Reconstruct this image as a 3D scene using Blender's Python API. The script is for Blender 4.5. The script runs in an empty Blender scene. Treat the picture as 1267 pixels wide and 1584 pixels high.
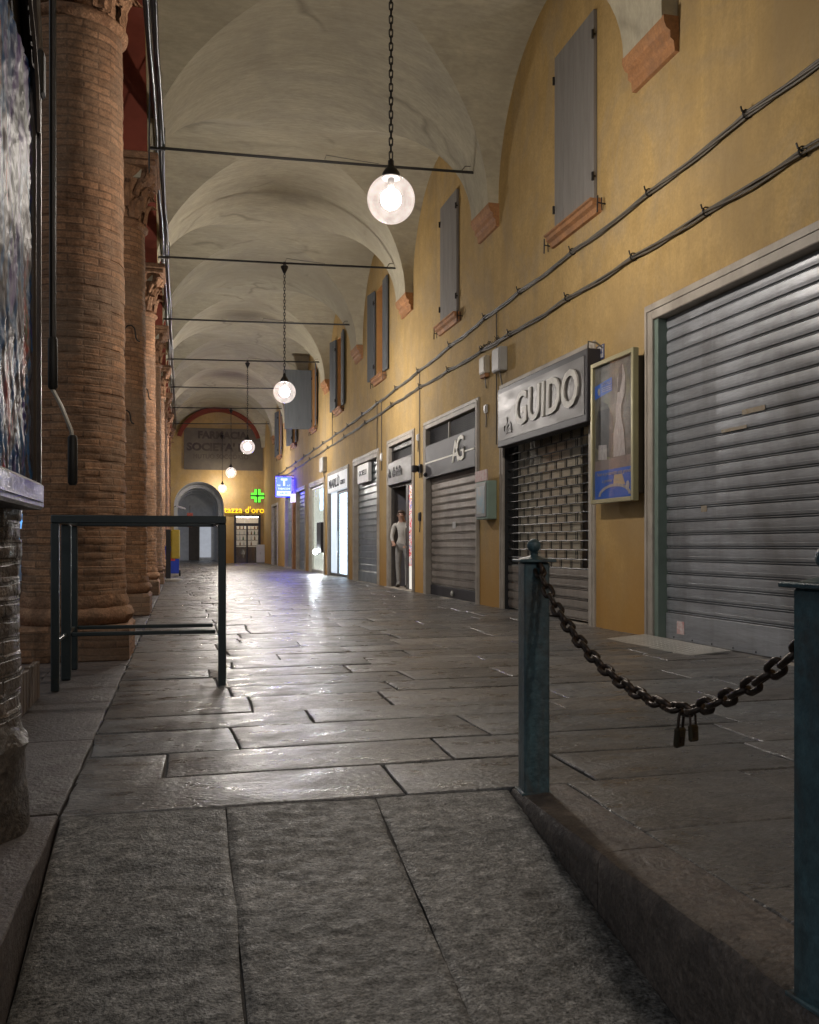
import bpy, math, random
from mathutils import Vector, Matrix, noise
random.seed(7)
PI = math.pi
sc = bpy.context.scene
col = sc.collection
sc.view_settings.view_transform = 'Standard'
sc.view_settings.look = 'None'
sc.view_settings.exposure = 0
sc.render.engine = 'CYCLES'
sc.cycles.use_denoising = True
sc.cycles.max_bounces = 8
sc.cycles.diffuse_bounces = 4
sc.cycles.glossy_bounces = 4
sc.cycles.transparent_max_bounces = 12
sc.cycles.sample_clamp_indirect = 6
sc.cycles.caustics_reflective = False
sc.cycles.caustics_refractive = False

# ------------------------------------------------------------------ camera, world
cam = bpy.data.cameras.new('camera'); cam_o = bpy.data.objects.new('camera', cam); col.objects.link(cam_o)
TH = math.radians(13.4847)
cam_o.location = (0, 0, 1.0); cam_o.rotation_euler = (PI/2, 0, -TH)
cam.sensor_fit = 'VERTICAL'; cam.sensor_height = 36; cam.lens = 33.41
cam.shift_y = 51/1584
cam.clip_start = 0.05; cam.clip_end = 2000
sc.camera = cam_o
w = bpy.data.worlds.new('World'); sc.world = w; w.use_nodes = True
bg = w.node_tree.nodes['Background']; bg.inputs[0].default_value = (0.84, 0.91, 1.0, 1); bg.inputs[1].default_value = 0.37

# ------------------------------------------------------------------ materials
def M(name, c1, c2=None, rough=.6, r2=None, metal=0, scale=3, bump=0, bscale=40, bdist=.01, spec=.5, stretch=(1,1,1),
      emit=None, estr=0, tint=False, grime=None, gscale=.8, uvbrick=None, alpha=None, detail=6, cracks=False, bstretch=None, low=None, coat=0, speck=None, patch=None, streak=None, bdet=6):
    m = bpy.data.materials.new(name); m.use_nodes = True
    nt = m.node_tree; N = nt.nodes; L = nt.links
    p = N['Principled BSDF']
    p.inputs['Metallic'].default_value = metal
    p.inputs['Specular IOR Level'].default_value = spec
    p.inputs['Coat Weight'].default_value = coat
    tc = N.new('ShaderNodeTexCoord')
    def mapped(st, out='Object'):
        mp = N.new('ShaderNodeMapping'); mp.inputs['Scale'].default_value = st
        L.new(tc.outputs[out], mp.inputs[0]); return mp.outputs[0]
    def nz(sc_, vec, det=detail, ro=.6, dist=0):
        n = N.new('ShaderNodeTexNoise'); n.inputs['Scale'].default_value = sc_; n.inputs['Detail'].default_value = det
        n.inputs['Roughness'].default_value = ro; n.inputs['Distortion'].default_value = dist
        L.new(vec, n.inputs['Vector']); return n.outputs['Fac']
    def ramp(f, a, b, lo=0, hi=1):
        r = N.new('ShaderNodeMapRange'); L.new(f, r.inputs[0])
        for k, v in zip((1,2,3,4), (a,b,lo,hi)): r.inputs[k].default_value = v
        return r.outputs[0]
    def mix(f, a, b, mode='MIX'):
        x = N.new('ShaderNodeMix'); x.data_type = 'RGBA'; x.blend_type = mode
        if isinstance(f, (int, float)): x.inputs[0].default_value = f
        else: L.new(f, x.inputs[0])
        for i, v in ((6, a), (7, b)):
            if isinstance(v, tuple): x.inputs[i].default_value = (*v, 1)
            else: L.new(v, x.inputs[i])
        return x.outputs[2]
    vec = mapped(stretch)
    n1 = nz(scale, vec, dist=.3)
    c2 = c2 or tuple(v*.75 for v in c1)
    colr = mix(ramp(n1, .33, .67), c1, c2)
    hfac = None
    if uvbrick:
        b = N.new('ShaderNodeTexBrick')
        wn = N.new('ShaderNodeTexNoise'); wn.inputs['Scale'].default_value = 3.5; wn.inputs['Detail'].default_value = 4; L.new(tc.outputs['Object'], wn.inputs['Vector'])
        wm = N.new('ShaderNodeMix'); wm.data_type='RGBA'; wm.blend_type='ADD'; wm.inputs[0].default_value = .035; L.new(tc.outputs['UV'], wm.inputs[6]); L.new(wn.outputs['Color'], wm.inputs[7])
        L.new(wm.outputs[2], b.inputs['Vector'])
        b.inputs['Scale'].default_value = 1; b.inputs['Brick Width'].default_value = uvbrick[0]
        b.inputs['Row Height'].default_value = uvbrick[1]; b.inputs['Mortar Size'].default_value = uvbrick[2]
        b.inputs['Mortar Smooth'].default_value = .35; b.inputs['Bias'].default_value = -.1
        b.inputs['Color1'].default_value = (.66,.64,.62,1); b.inputs['Color2'].default_value = (1.2,1.15,1.1,1)
        b.inputs['Mortar'].default_value = (.5,.52,.55,1)
        colr = mix(.85, colr, b.outputs['Color'], 'MULTIPLY')
        hfac = b.outputs['Fac']
    if tint:
        at = N.new('ShaderNodeAttribute'); at.attribute_name = 'tint'
        colr = mix(1.0, colr, at.outputs['Color'], 'MULTIPLY')
    if patch:     # big soft patches of another tone
        colr = mix(ramp(nz(patch[1], mapped((1,1,.8)), 6, .7, 1.0), .46, .60, 0, patch[2]), colr, patch[0])
    if streak:    # rain and dirt runs
        colr = mix(ramp(nz(streak[1], mapped((1,1,.06)), 5, .7), .5, .75, 0, streak[2]), colr, streak[0])
    if speck:     # mineral grain
        sv = mapped(speck[2] if len(speck)>2 else (1,1,1))
        a_ = ramp(nz(speck[0], sv, 3, .75), .34, .66, 1-speck[1], 1+speck[1])
        b_ = ramp(nz(speck[0]*.27, sv, 4, .7), .36, .64, 1-speck[1]*.6, 1+speck[1]*.6)
        mm_ = N.new('ShaderNodeMath'); mm_.operation='MULTIPLY'; L.new(a_, mm_.inputs[0]); L.new(b_, mm_.inputs[1])
        vm = N.new('ShaderNodeVectorMath'); vm.operation='SCALE'; L.new(colr, vm.inputs[0]); L.new(mm_.outputs[0], vm.inputs['Scale']); colr = vm.outputs[0]
    if grime:
        g = nz(gscale, mapped((1,1,.55)), 5, .65, .6)
        colr = mix(ramp(g, .48, .72, 0, .8), colr, grime)
    if low:      # splash zone low on the wall
        sx = N.new('ShaderNodeSeparateXYZ'); L.new(tc.outputs['Object'], sx.inputs[0])
        ad = N.new('ShaderNodeMath'); ad.operation = 'MULTIPLY_ADD'; L.new(nz(1.6, mapped((1,1,.5))), ad.inputs[0]); ad.inputs[1].default_value = 1.6; L.new(sx.outputs[2], ad.inputs[2])
        colr = mix(ramp(ad.outputs[0], 1.0, 2.6, .75, 0), colr, low)
    if cracks:
        v = N.new('ShaderNodeTexVoronoi'); v.feature = 'DISTANCE_TO_EDGE'; v.inputs['Scale'].default_value = .33
        wv = N.new('ShaderNodeTexNoise'); wv.inputs['Scale'].default_value = .9; L.new(tc.outputs['Object'], wv.inputs['Vector'])
        mm = N.new('ShaderNodeMix'); mm.data_type = 'RGBA'; mm.blend_type = 'ADD'; mm.inputs[0].default_value = 1.0
        L.new(tc.outputs['Object'], mm.inputs[6]); L.new(wv.outputs['Color'], mm.inputs[7]); L.new(mm.outputs[2], v.inputs['Vector'])
        lines = ramp(v.outputs['Distance'], .0, .022, .55, 0)
        msk = ramp(nz(.5, mapped((1,1,1))), .5, .6)
        mu = N.new('ShaderNodeMath'); mu.operation = 'MULTIPLY'; L.new(lines, mu.inputs[0]); L.new(msk, mu.inputs[1])
        colr = mix(mu.outputs[0], colr, tuple(v_*.35 for v_ in c1))
    L.new(colr, p.inputs['Base Color'])
    if r2 is not None:
        L.new(ramp(nz(scale*1.7, vec), .35, .65, rough, r2), p.inputs['Roughness'])
    else: p.inputs['Roughness'].default_value = rough
    if bump:
        n2 = nz(bscale, mapped(bstretch or stretch), bdet, .6)
        h = n2
        if hfac is not None:
            x = N.new('ShaderNodeMath'); x.operation = 'MULTIPLY_ADD'; hm = N.new('ShaderNodeMath'); hm.operation='MULTIPLY'; L.new(hfac, hm.inputs[0]); L.new(ramp(nz(1.7, mapped((1,1,1))), .35, .65, .25, 1.5), hm.inputs[1]); L.new(hm.outputs[0], x.inputs[0]); x.inputs[1].default_value = -1.0; L.new(n2, x.inputs[2]); h = x.outputs[0]
        bp = N.new('ShaderNodeBump'); bp.inputs['Strength'].default_value = bump; bp.inputs['Distance'].default_value = bdist
        L.new(h, bp.inputs['Height']); L.new(bp.outputs[0], p.inputs['Normal'])
    if emit:
        p.inputs['Emission Color'].default_value = (*emit, 1); p.inputs['Emission Strength'].default_value = estr
    return m

def glass(name, tr=.8, tintc=(1,1,1), rough=.03, em=None, es=0):
    m = bpy.data.materials.new(name); m.use_nodes = True
    nt = m.node_tree; N = nt.nodes; L = nt.links; N.remove(N['Principled BSDF']); out = N['Material Output']
    t = N.new('ShaderNodeBsdfTransparent'); t.inputs[0].default_value = (*tintc, 1)
    g = N.new('ShaderNodeBsdfGlossy'); g.inputs['Roughness'].default_value = rough
    lw = N.new('ShaderNodeFresnel'); ge = N.new('ShaderNodeNewGeometry'); ior = N.new('ShaderNodeMapRange')
    L.new(ge.outputs['Backfacing'], ior.inputs[0]); ior.inputs[3].default_value = 1.4; ior.inputs[4].default_value = 1/1.4; L.new(ior.outputs[0], lw.inputs[0])
    r = N.new('ShaderNodeMapRange'); L.new(lw.outputs[0], r.inputs[0]); r.inputs[3].default_value = (1-tr)*.3; r.inputs[4].default_value = .9
    mx = N.new('ShaderNodeMixShader'); L.new(r.outputs[0], mx.inputs[0]); L.new(t.outputs[0], mx.inputs[1]); L.new(g.outputs[0], mx.inputs[2])
    last = mx.outputs[0]
    if em:
        e = N.new('ShaderNodeEmission'); e.inputs[0].default_value = (*em, 1); e.inputs[1].default_value = es
        nz_ = N.new('ShaderNodeTexNoise'); nz_.inputs['Scale'].default_value = 9; nz_.inputs['Detail'].default_value = 5
        tc = N.new('ShaderNodeTexCoord'); L.new(tc.outputs['Object'], nz_.inputs['Vector'])
        a0 = N.new('ShaderNodeMapRange'); L.new(nz_.outputs['Fac'], a0.inputs[0]); a0.inputs[1].default_value=.3; a0.inputs[2].default_value=.7; a0.inputs[3].default_value = es*.55; a0.inputs[4].default_value = es*1.3
        L.new(a0.outputs[0], e.inputs[1])
        ad = N.new('ShaderNodeAddShader'); L.new(last, ad.inputs[0]); L.new(e.outputs[0], ad.inputs[1]); last = ad.outputs[0]
    L.new(last, out.inputs[0]); return m

def emis(name, c, s):
    return M(name, tuple(v*.5 for v in c), emit=c, estr=s)

m_wall = M('ochre plaster', (.49,.335,.14), (.41,.275,.108), rough=.85, scale=1.6, speck=(26,.10), patch=((.36,.275,.165),.7,.6), streak=((.27,.20,.11),2.2,.55), bump=.25, bscale=14, bdist=.012, spec=.2, grime=(.31,.215,.10), gscale=.5, low=(.43,.22,.05))
m_ceil = M('ceiling plaster', (.46,.415,.305), (.39,.35,.26), rough=.9, scale=1.1, speck=(9,.09,(.6,2.2,1)), patch=((.33,.30,.235),.55,.5), stretch=(.6,2.2,1), bump=.5, bscale=3.2, bdist=.03, spec=.15, grime=(.34,.30,.22), gscale=.35, cracks=True)
m_red = M('red soffit plaster', (.24,.06,.038), (.19,.048,.03), rough=.85, bump=.2, bscale=10, spec=.2)
m_brick = M('brick', (.37,.21,.118), (.26,.14,.08), rough=.85, scale=1.6, bump=.65, bscale=22, bdist=.012, spec=.25, uvbrick=(.27,.066,.009), grime=(.22,.15,.10), gscale=1.4, speck=(55,.26), patch=((.21,.15,.105),.9,.5), streak=((.14,.085,.055),1.2,.3))
m_terra = M('terracotta carving', (.35,.20,.115), (.22,.115,.065), speck=(45,.3), rough=.85, scale=5, bump=1.0, bscale=26, bdist=.02, spec=.2, grime=(.16,.10,.065), gscale=2.2)
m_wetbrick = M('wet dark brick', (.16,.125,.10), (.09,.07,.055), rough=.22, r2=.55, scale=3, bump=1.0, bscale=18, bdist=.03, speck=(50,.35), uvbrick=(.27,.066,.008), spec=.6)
m_slab = M('wet stone slabs', (.165,.158,.152), (.085,.082,.079), speck=(70,.42,(1,1.5,1)), patch=((.115,.105,.097),.8,.5), bdet=3, rough=.22, r2=.52, scale=2.2, stretch=(1,1.8,1), bump=1.0, bscale=30, bdist=.009, bstretch=(1,1.9,1), tint=True, spec=.55)
m_joint = M('joint dirt', (.065,.06,.054), rough=.8, bump=.5, bscale=60)
m_ramp = M('hewn granite ramp', (.205,.197,.183), (.10,.095,.088), rough=.36, r2=.62, speck=(85,.8,(.9,1.2,1)), patch=((.075,.075,.072),.8,.65), bdet=3, scale=14, stretch=(1,2.0,1), bump=.8, bscale=95, bdist=.005, bstretch=(1,1.15,1), spec=.4)
m_kerb = M('kerb granite', (.105,.088,.076), (.055,.045,.04), speck=(60,.4), rough=.38, r2=.65, scale=4, bump=.9, bscale=32, bdist=.014, tint=True, grime=(.05,.04,.034), gscale=1.6)
m_strip = M('porphyry strip', (.095,.08,.076), (.06,.05,.047), speck=(70,.35), rough=.45, r2=.7, scale=4, bump=.8, bscale=38, bdist=.012, tint=True, grime=(.07,.055,.05), gscale=1.2)
m_road = M('road', (.05,.048,.045), rough=.45, bump=.4, bscale=30)
m_stone = M('pale stone frame', (.45,.40,.34), (.34,.30,.25), rough=.6, scale=4, bump=.25, bscale=30, spec=.35, grime=(.2,.17,.14))
m_shut = M('grey roller steel', (.44,.455,.485), (.32,.33,.35), rough=.36, r2=.52, metal=.5, scale=1.6, stretch=(1,.5,4), bump=.15, bscale=8, grime=(.15,.14,.13), gscale=.7, streak=((.12,.10,.08),2.5,.4), speck=(40,.12,(1,.2,3)))
m_shut2 = M('brown grey roller steel', (.32,.28,.24), (.22,.19,.165), rough=.45, r2=.6, metal=.4, scale=1.6, stretch=(1,.5,3), bump=.15, bscale=8, grime=(.13,.11,.095), gscale=1.3, streak=((.10,.075,.055),3,.5), speck=(40,.15,(1,.3,3)))
m_shut3 = M('blue grey roller steel', (.36,.40,.42), (.27,.30,.32), rough=.3, r2=.45, metal=.6, scale=1.6)
m_greenfr = M('grey green jamb', (.20,.26,.22), rough=.5, bump=.1)
m_wood = M('painted shutter wood', (.23,.215,.20), (.19,.175,.16), rough=.7, scale=3, stretch=(4,4,.5), bump=.3, bscale=12, bstretch=(5,5,.5), spec=.3)
m_woodb = M('blue grey shutter wood', (.115,.125,.135), (.09,.10,.11), rough=.65, scale=3, stretch=(4,4,.5), bump=.25, bscale=12, bstretch=(5,5,.5))
m_sill = M('orange terracotta sill', (.40,.19,.075), (.30,.14,.055), rough=.8, bump=.5, bscale=25, speck=(30,.2), grime=(.24,.13,.07), gscale=3)
m_orange = M('orange window reveal', (.42,.21,.07), rough=.85)  # one orange for the sides and back of every window recess
m_iron = M('black iron', (.025,.024,.024), (.04,.036,.033), rough=.42, metal=.6, bump=.25, bscale=60)
m_pipe = M('black conduit', (.022,.022,.025), rough=.28, spec=.6)
m_bar = M('dark green steel', (.018,.028,.03), (.025,.035,.036), rough=.35, bump=.1, bscale=50, spec=.55)
m_post = M('teal painted iron', (.055,.108,.122), (.04,.075,.088), rough=.42, scale=5, bump=.45, bscale=40, grime=(.075,.042,.025), gscale=5, speck=(35,.25), streak=((.07,.04,.025),9,.5), spec=.5)
m_chain = M('rusty black chain', (.035,.026,.021), (.055,.036,.026), rough=.35, metal=.65, scale=18, bump=.5, bscale=90, bdist=.003)
m_brass = M('dull brass lock', (.07,.055,.032), rough=.4, metal=.7, bump=.2)
m_cable = M('grey cable', (.135,.115,.085), (.09,.08,.065), rough=.6)
m_alu = M('brushed steel sign', (.125,.116,.11), (.08,.074,.07), rough=.42, r2=.55, metal=.55, scale=2.2, stretch=(1,.4,1.5))
m_dark = M('dark sign steel', (.04,.037,.041), (.028,.026,.03), rough=.5, metal=0, spec=.22, scale=2)
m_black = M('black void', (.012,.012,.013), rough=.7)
m_letter = M('pale letters', (.62,.58,.48), rough=.45)
m_greyl = M('steel letters', (.50,.48,.43), (.34,.32,.29), rough=.5, metal=.1, spec=.25, scale=6)
m_white = M('white panel', (.55,.54,.53), (.47,.46,.45), rough=.45)
m_cream = M('cream blind', (.62,.55,.42), (.48,.41,.30), rough=.7, scale=2, stretch=(1,.3,9))
m_mint = M('mint painted box', (.27,.36,.30), (.22,.30,.25), rough=.45)
m_util = M('grey plastic box', (.36,.35,.33), rough=.5)
m_beige = M('beige plastic box', (.50,.43,.32), rough=.5)
m_tread = M('chequer tread steel', (.52,.50,.46), (.40,.385,.35), rough=.4, metal=.35)
m_yel = M('yellow enamel', (.58,.40,.03), rough=.4)
m_blue = M('blue plastic', (.02,.06,.5), rough=.4)
m_redp = M('red plastic', (.5,.04,.03), rough=.4)
m_rubber = M('black rubber', (.015,.015,.015), rough=.6)
m_glassp = glass('pane glass', .88)
m_globe = glass('lamp globe glass', .93, em=(1,.86,.80), es=.42)
m_bulb = emis('lit bulb', (1,.91,.81), 760)
m_paint = M('faded painted sign', (.10,.085,.07), (.16,.135,.10), rough=.9, scale=1.2)
m_painttx = M('faded sign lettering', (.055,.04,.038), (.10,.082,.065), rough=.9, scale=2)
m_plank = M('weathered planks', (.12,.085,.06), (.08,.055,.04), rough=.7, stretch=(6,6,.6), bump=.5, bscale=10)

# ------------------------------------------------------------------ mesh building
class MB:
    def __init__(s): s.v=[]; s.f=[]; s.uv=None; s.tint=[]; s.curt=None
    def add(s, vs, fs):
        o=len(s.v); s.v += [tuple(q) for q in vs]; s.f += [tuple(i+o for i in f) for f in fs]
        if s.curt is not None: s.tint += [s.curt]*len(vs)
        return o
    def box(s, x0,x1,y0,y1,z0,z1, bev=0):
        if bev<=0:
            s.add([(x0,y0,z0),(x1,y0,z0),(x1,y1,z0),(x0,y1,z0),(x0,y0,z1),(x1,y0,z1),(x1,y1,z1),(x0,y1,z1)],
              [(0,3,2,1),(4,5,6,7),(0,1,5,4),(1,2,6,5),(2,3,7,6),(3,0,4,7)])
        else:
            b=min(bev,(x1-x0)/2.2,(y1-y0)/2.2,(z1-z0)/2.2)
            vs=[]; 
            for (X,sx) in ((x0,1),(x1,-1)):
                for (Y,sy) in ((y0,1),(y1,-1)):
                    for (Z,sz) in ((z0,1),(z1,-1)):
                        vs += [(X,Y+sy*b,Z+sz*b),(X+sx*b,Y,Z+sz*b),(X+sx*b,Y+sy*b,Z)]
            I=lambda i,j,k,a:((i*2+j)*2+k)*3+a
            fs=[]
            for a in range(2):
                fs.append((I(a,0,0,0),I(a,0,1,0),I(a,1,1,0),I(a,1,0,0)))
                fs.append((I(0,a,0,1),I(0,a,1,1),I(1,a,1,1),I(1,a,0,1)))
                fs.append((I(0,0,a,2),I(0,1,a,2),I(1,1,a,2),I(1,0,a,2)))
            for a in range(2):
                for c in range(2):
                    fs.append((I(a,c,0,0),I(a,c,1,0),I(a,c,1,1),I(a,c,0,1)))
                    fs.append((I(a,0,c,0),I(a,1,c,0),I(a,1,c,2),I(a,0,c,2)))
                    fs.append((I(0,a,c,1),I(1,a,c,1),I(1,a,c,2),I(0,a,c,2)))
            for a in range(2):
                for c in range(2):
                    for d in range(2): fs.append((I(a,c,d,0),I(a,c,d,1),I(a,c,d,2)))
            s.add(vs,fs)
        return s
    def quad(s,a,b,c,d): s.add([a,b,c,d],[(0,1,2,3)]); return s
    def tube(s, pts, r, n=8, cap=True, closed=False):
        pts=[Vector(p) for p in pts]; m=len(pts); rings=[]
        up=None
        for i,p in enumerate(pts):
            if closed: t=(pts[(i+1)%m]-pts[i-1])
            else: t=(pts[min(i+1,m-1)]-pts[max(i-1,0)])
            t.normalize()
            if up is None:
                up = Vector((0,0,1)) if abs(t.z)<.9 else Vector((1,0,0))
            a=t.cross(up)
            if a.length<1e-5: a=t.cross(Vector((0,1,0)))
            a.normalize(); b=a.cross(t); b.normalize(); up=b
            rr = r[i] if isinstance(r,(list,tuple)) else r
            rings.append([p+a*(rr*math.cos(2*PI*k/n))+b*(rr*math.sin(2*PI*k/n)) for k in range(n)])
        vs=[q for R in rings for q in R]; fs=[]
        for i in range(m if closed else m-1):
            j=(i+1)%m
            for k in range(n): fs.append((i*n+k,i*n+(k+1)%n,j*n+(k+1)%n,j*n+k))
        if cap and not closed: fs += [tuple(range(n))[::-1], tuple((m-1)*n+k for k in range(n))]
        s.add(vs,fs); return s
    def lathe(s, prof, n=32, c=(0,0,0)):
        vs=[(c[0]+r*math.cos(2*PI*k/n),c[1]+r*math.sin(2*PI*k/n),c[2]+z) for r,z in prof for k in range(n)]; fs=[]
        for i in range(len(prof)-1):
            for k in range(n): fs.append((i*n+k,i*n+(k+1)%n,(i+1)*n+(k+1)%n,(i+1)*n+k))
        fs += [tuple(range(n))[::-1], tuple((len(prof)-1)*n+k for k in range(n))]
        s.add(vs,fs); return s
    def prism(s, poly, axis, a, b):
        # poly: 2-D points; axis 'x': (y,z), 'y': (x,z), 'z': (x,y)
        f={'x':lambda p,t:(t,p[0],p[1]),'y':lambda p,t:(p[0],t,p[1]),'z':lambda p,t:(p[0],p[1],t)}[axis]
        n=len(poly); vs=[f(p,a) for p in poly]+[f(p,b) for p in poly]
        fs=[tuple(range(n)),tuple(range(2*n-1,n-1,-1))]+[(i,(i+1)%n,n+(i+1)%n,n+i) for i in range(n)]
        s.add(vs,fs); return s
    def sphere(s,c,r,n=16,m=10,sq=(1,1,1)):
        prof=[(max(1e-4,r*math.sin(PI*i/m)), -r*math.cos(PI*i/m)) for i in range(m+1)]
        o=len(s.v); s.lathe(prof,n)
        for i in range(o,len(s.v)):
            x,y,z=s.v[i]; s.v[i]=(c[0]+x*sq[0],c[1]+y*sq[1],c[2]+z*sq[2])
        return s
    def build(s,name,mat,parent=None,smooth=None,kind=None,fix=True):
        me=bpy.data.meshes.new(name); me.from_pydata(s.v,[],s.f); me.materials.append(mat)
        if s.uv:
            l=me.uv_layers.new(name='UVMap')
            for i,lp in enumerate(me.loops): l.data[i].uv=s.uv[i]
        if s.tint:
            a=me.color_attributes.new('tint','FLOAT_COLOR','POINT')
            for i,t in enumerate(s.tint): a.data[i].color=(*t,1)
        me.validate(); me.update()
        if fix:
            import bmesh
            b=bmesh.new(); b.from_mesh(me); bmesh.ops.recalc_face_normals(b,faces=b.faces); b.to_mesh(me); b.free()
        if smooth is not None:
            me.polygons.foreach_set('use_smooth',[True]*len(me.polygons))
            me.set_sharp_from_angle(angle=math.radians(smooth))
        o=bpy.data.objects.new(name,me); col.objects.link(o)
        if parent: o.parent=parent
        if kind: o['kind']=kind
        return o

def thing(name,label,cat,loc=(0,0,0),rotz=0,group=None):
    o=bpy.data.objects.new(name,None); col.objects.link(o); o.location=loc; o.rotation_euler=(0,0,rotz)
    o.empty_display_size=.1
    o['label']=label; o['category']=cat
    if group: o['group']=group
    return o
def tag(o,label,cat,group=None):
    o['label']=label; o['category']=cat
    if group: o['group']=group
    return o
def kids(o): return [c for c in bpy.data.objects if c.parent==o]
def dup(root,loc,label,group=None,rotz=None):
    r=root.copy(); col.objects.link(r); r.location=loc
    if rotz is not None: r.rotation_euler=(0,0,rotz)
    r['label']=label
    if group: r['group']=group
    for ch in kids(root):
        c=ch.copy(); col.objects.link(c); c.parent=r
        for g in kids(ch):
            d=g.copy(); col.objects.link(d); d.parent=c
    return r
def text_mesh(body,size,extrude=.004,offset=0,shear=0,width=None,height=None):
    cu=bpy.data.curves.new('t','FONT'); cu.body=body; cu.size=size; cu.extrude=extrude; cu.offset=offset; cu.shear=shear
    cu.resolution_u=3
    o=bpy.data.objects.new('t',cu); col.objects.link(o)
    dg=bpy.context.evaluated_depsgraph_get(); me=bpy.data.meshes.new_from_object(o.evaluated_get(dg))
    vs=[v.co.copy() for v in me.vertices]; fs=[tuple(p.vertices) for p in me.polygons]
    bpy.data.objects.remove(o); bpy.data.curves.remove(cu); bpy.data.meshes.remove(me)
    x0=min(v.x for v in vs); x1=max(v.x for v in vs); y0=min(v.y for v in vs); y1=max(v.y for v in vs)
    kx=width/(x1-x0) if width else 1; ky=height/(y1-y0) if height else (kx if width else 1)
    return [((v.x-x0)*kx,(v.y-y0)*ky,v.z) for v in vs],fs
def text_wall(mb,body,s0,z0,n,size=.2,**k):     # on a wall facing -x, reading towards -y
    vs,fs=text_mesh(body,size,**k); mb.add([(-n-z, s0-x, z0+y) for x,y,z in vs],fs); return mb
def text_front(mb,body,x0,z0,y,size=.2,**k):    # facing -y
    vs,fs=text_mesh(body,size,**k); mb.add([(x0+x, y-z, z0+q) for x,q,z in vs],fs); return mb

# shop wall frame: local y runs along the wall, local -x comes out of the wall
PHI=.01097; WX=4.898
def wpos(s,n=0,z=0): return (WX-s*math.sin(PHI)-n*math.cos(PHI), s*math.cos(PHI)-n*math.sin(PHI), z)
def fz(x): return .006*(x+.44)
CK=lambda k: 9.05+5.45*k
WK=lambda k: 9.0+5.33*k
WR=PHI

# ------------------------------------------------------------------ ground
MB().quad((-400,-400,-.8),(400,-400,-.8),(400,400,-.8),(-400,400,-.8)).build('ground',m_road,kind='structure')
mb=MB(); mb.box(-30,-1.75,-30,140,-.7,-.14); mb.build('road',m_road,kind='structure')

def slab(mb,x0,x1,y0,y1,z,rnd,gap=.0062,step=.14,jit=.005,sk=0,depth=.05):
    x0+=gap;x1-=gap;y0+=gap;y1-=gap
    tx=rnd.uniform(-.005,.005); ty=rnd.uniform(-.006,.006); z+=rnd.uniform(-.004,.003)
    def border(ins):
        P=[]
        a0,a1,b0,b1=x0+ins,x1-ins,y0+ins,y1-ins
        nx=max(2,int((a1-a0)/step)); ny=max(2,int((b1-b0)/step))
        for i in range(nx): P.append((a0+(a1-a0)*i/nx,b0))
        for i in range(ny): P.append((a1,b0+(b1-b0)*i/ny))
        for i in range(nx): P.append((a1-(a1-a0)*i/nx,b1))
        for i in range(ny): P.append((a0,b1-(b1-b0)*i/ny))
        return P
    B=border(0); n=len(B)
    J=[(rnd.uniform(-jit,jit),rnd.uniform(-jit,jit)) for _ in B]
    cx,cy=(x0+x1)/2,(y0+y1)/2
    def ring(ins,dz):
        out=[]
        for (x,y),(jx,jy) in zip(B,J):
            fx=(x-cx)*(1-2*ins/max(.05,(x1-x0)))+cx; fy=(y-cy)*(1-2*ins/max(.05,(y1-y0)))+cy
            X=fx+jx+sk*(fy-cy); Y=fy+jy
            zz=z+fz(X)+tx*(X-cx)+ty*(Y-cy)+dz
            out.append((X,Y,zz))
        return out
    vs=ring(0,-depth)+ring(0,-.008)+ring(.004,-.002)+ring(.014,0)
    fs=[]
    for r in range(3):
        for i in range(n): fs.append((r*n+i,r*n+(i+1)%n,(r+1)*n+(i+1)%n,(r+1)*n+i))
    fs.append(tuple(3*n+i for i in range(n)))
    g=rnd.uniform(.68,1.25); wv=rnd.uniform(-.06,.09)
    mb.curt=(g*(1+wv),g,g*(1-wv))
    mb.add(vs,fs)
rnd=random.Random(11)
mb=MB()
y=3.70
while y<52:
    h=rnd.uniform(.42,.64); x=-.44; sk=rnd.uniform(-.05,.05)
    first=True
    while x<5.3:
        wd=rnd.uniform(.75,1.65) if not first else rnd.uniform(.35,1.4)
        first=False
        if 5.3-(x+wd)<.4: wd=5.3-x
        slab(mb,x,x+wd,y,y+h,0,rnd,sk=sk); x+=wd
    y+=h
y=3.70
while y>-4:
    h=rnd.uniform(.5,.7); x=1.55; first=True
    while x<5.3:
        wd=rnd.uniform(.9,1.7) if not first else rnd.uniform(.5,1.4)
        first=False
        if 5.3-(x+wd)<.4: wd=5.3-x
        slab(mb,x,x+wd,y-h,y,0,rnd); x+=wd
    y-=h
for q in range(12):   # beyond the end arch
    for i in range(3): slab(mb,-.6+i*1.1,.5+i*1.1,52.1+q*1.0,53.1+q*1.0,0,rnd)
mb.build('paving',m_slab,kind='structure',smooth=25)
mb=MB(); mb.add([(-.44,3.70,-.017),(5.3,3.70,.016),(5.3,66,.016),(-.44,66,-.017)],[(0,1,2,3)]); mb.add([(1.55,-6,-.005),(5.3,-6,.016),(5.3,3.70,.016),(1.55,3.70,-.005)],[(0,1,2,3)]); mb.build('paving_bed',m_joint,kind='structure')
# strip under the columns
mb=MB(); y=-4
while y<70:
    L_=rnd.uniform(1.1,1.9)
    slab(mb,-1.02,-.44,y,y+L_,0,rnd,gap=.003,jit=.004,depth=.45); slab(mb,-1.74,-1.02,y,y+L_,0,rnd,gap=.003,jit=.003,depth=.45); y+=L_
mb.build('kerb_strip',m_strip,kind='structure',smooth=25)
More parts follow.
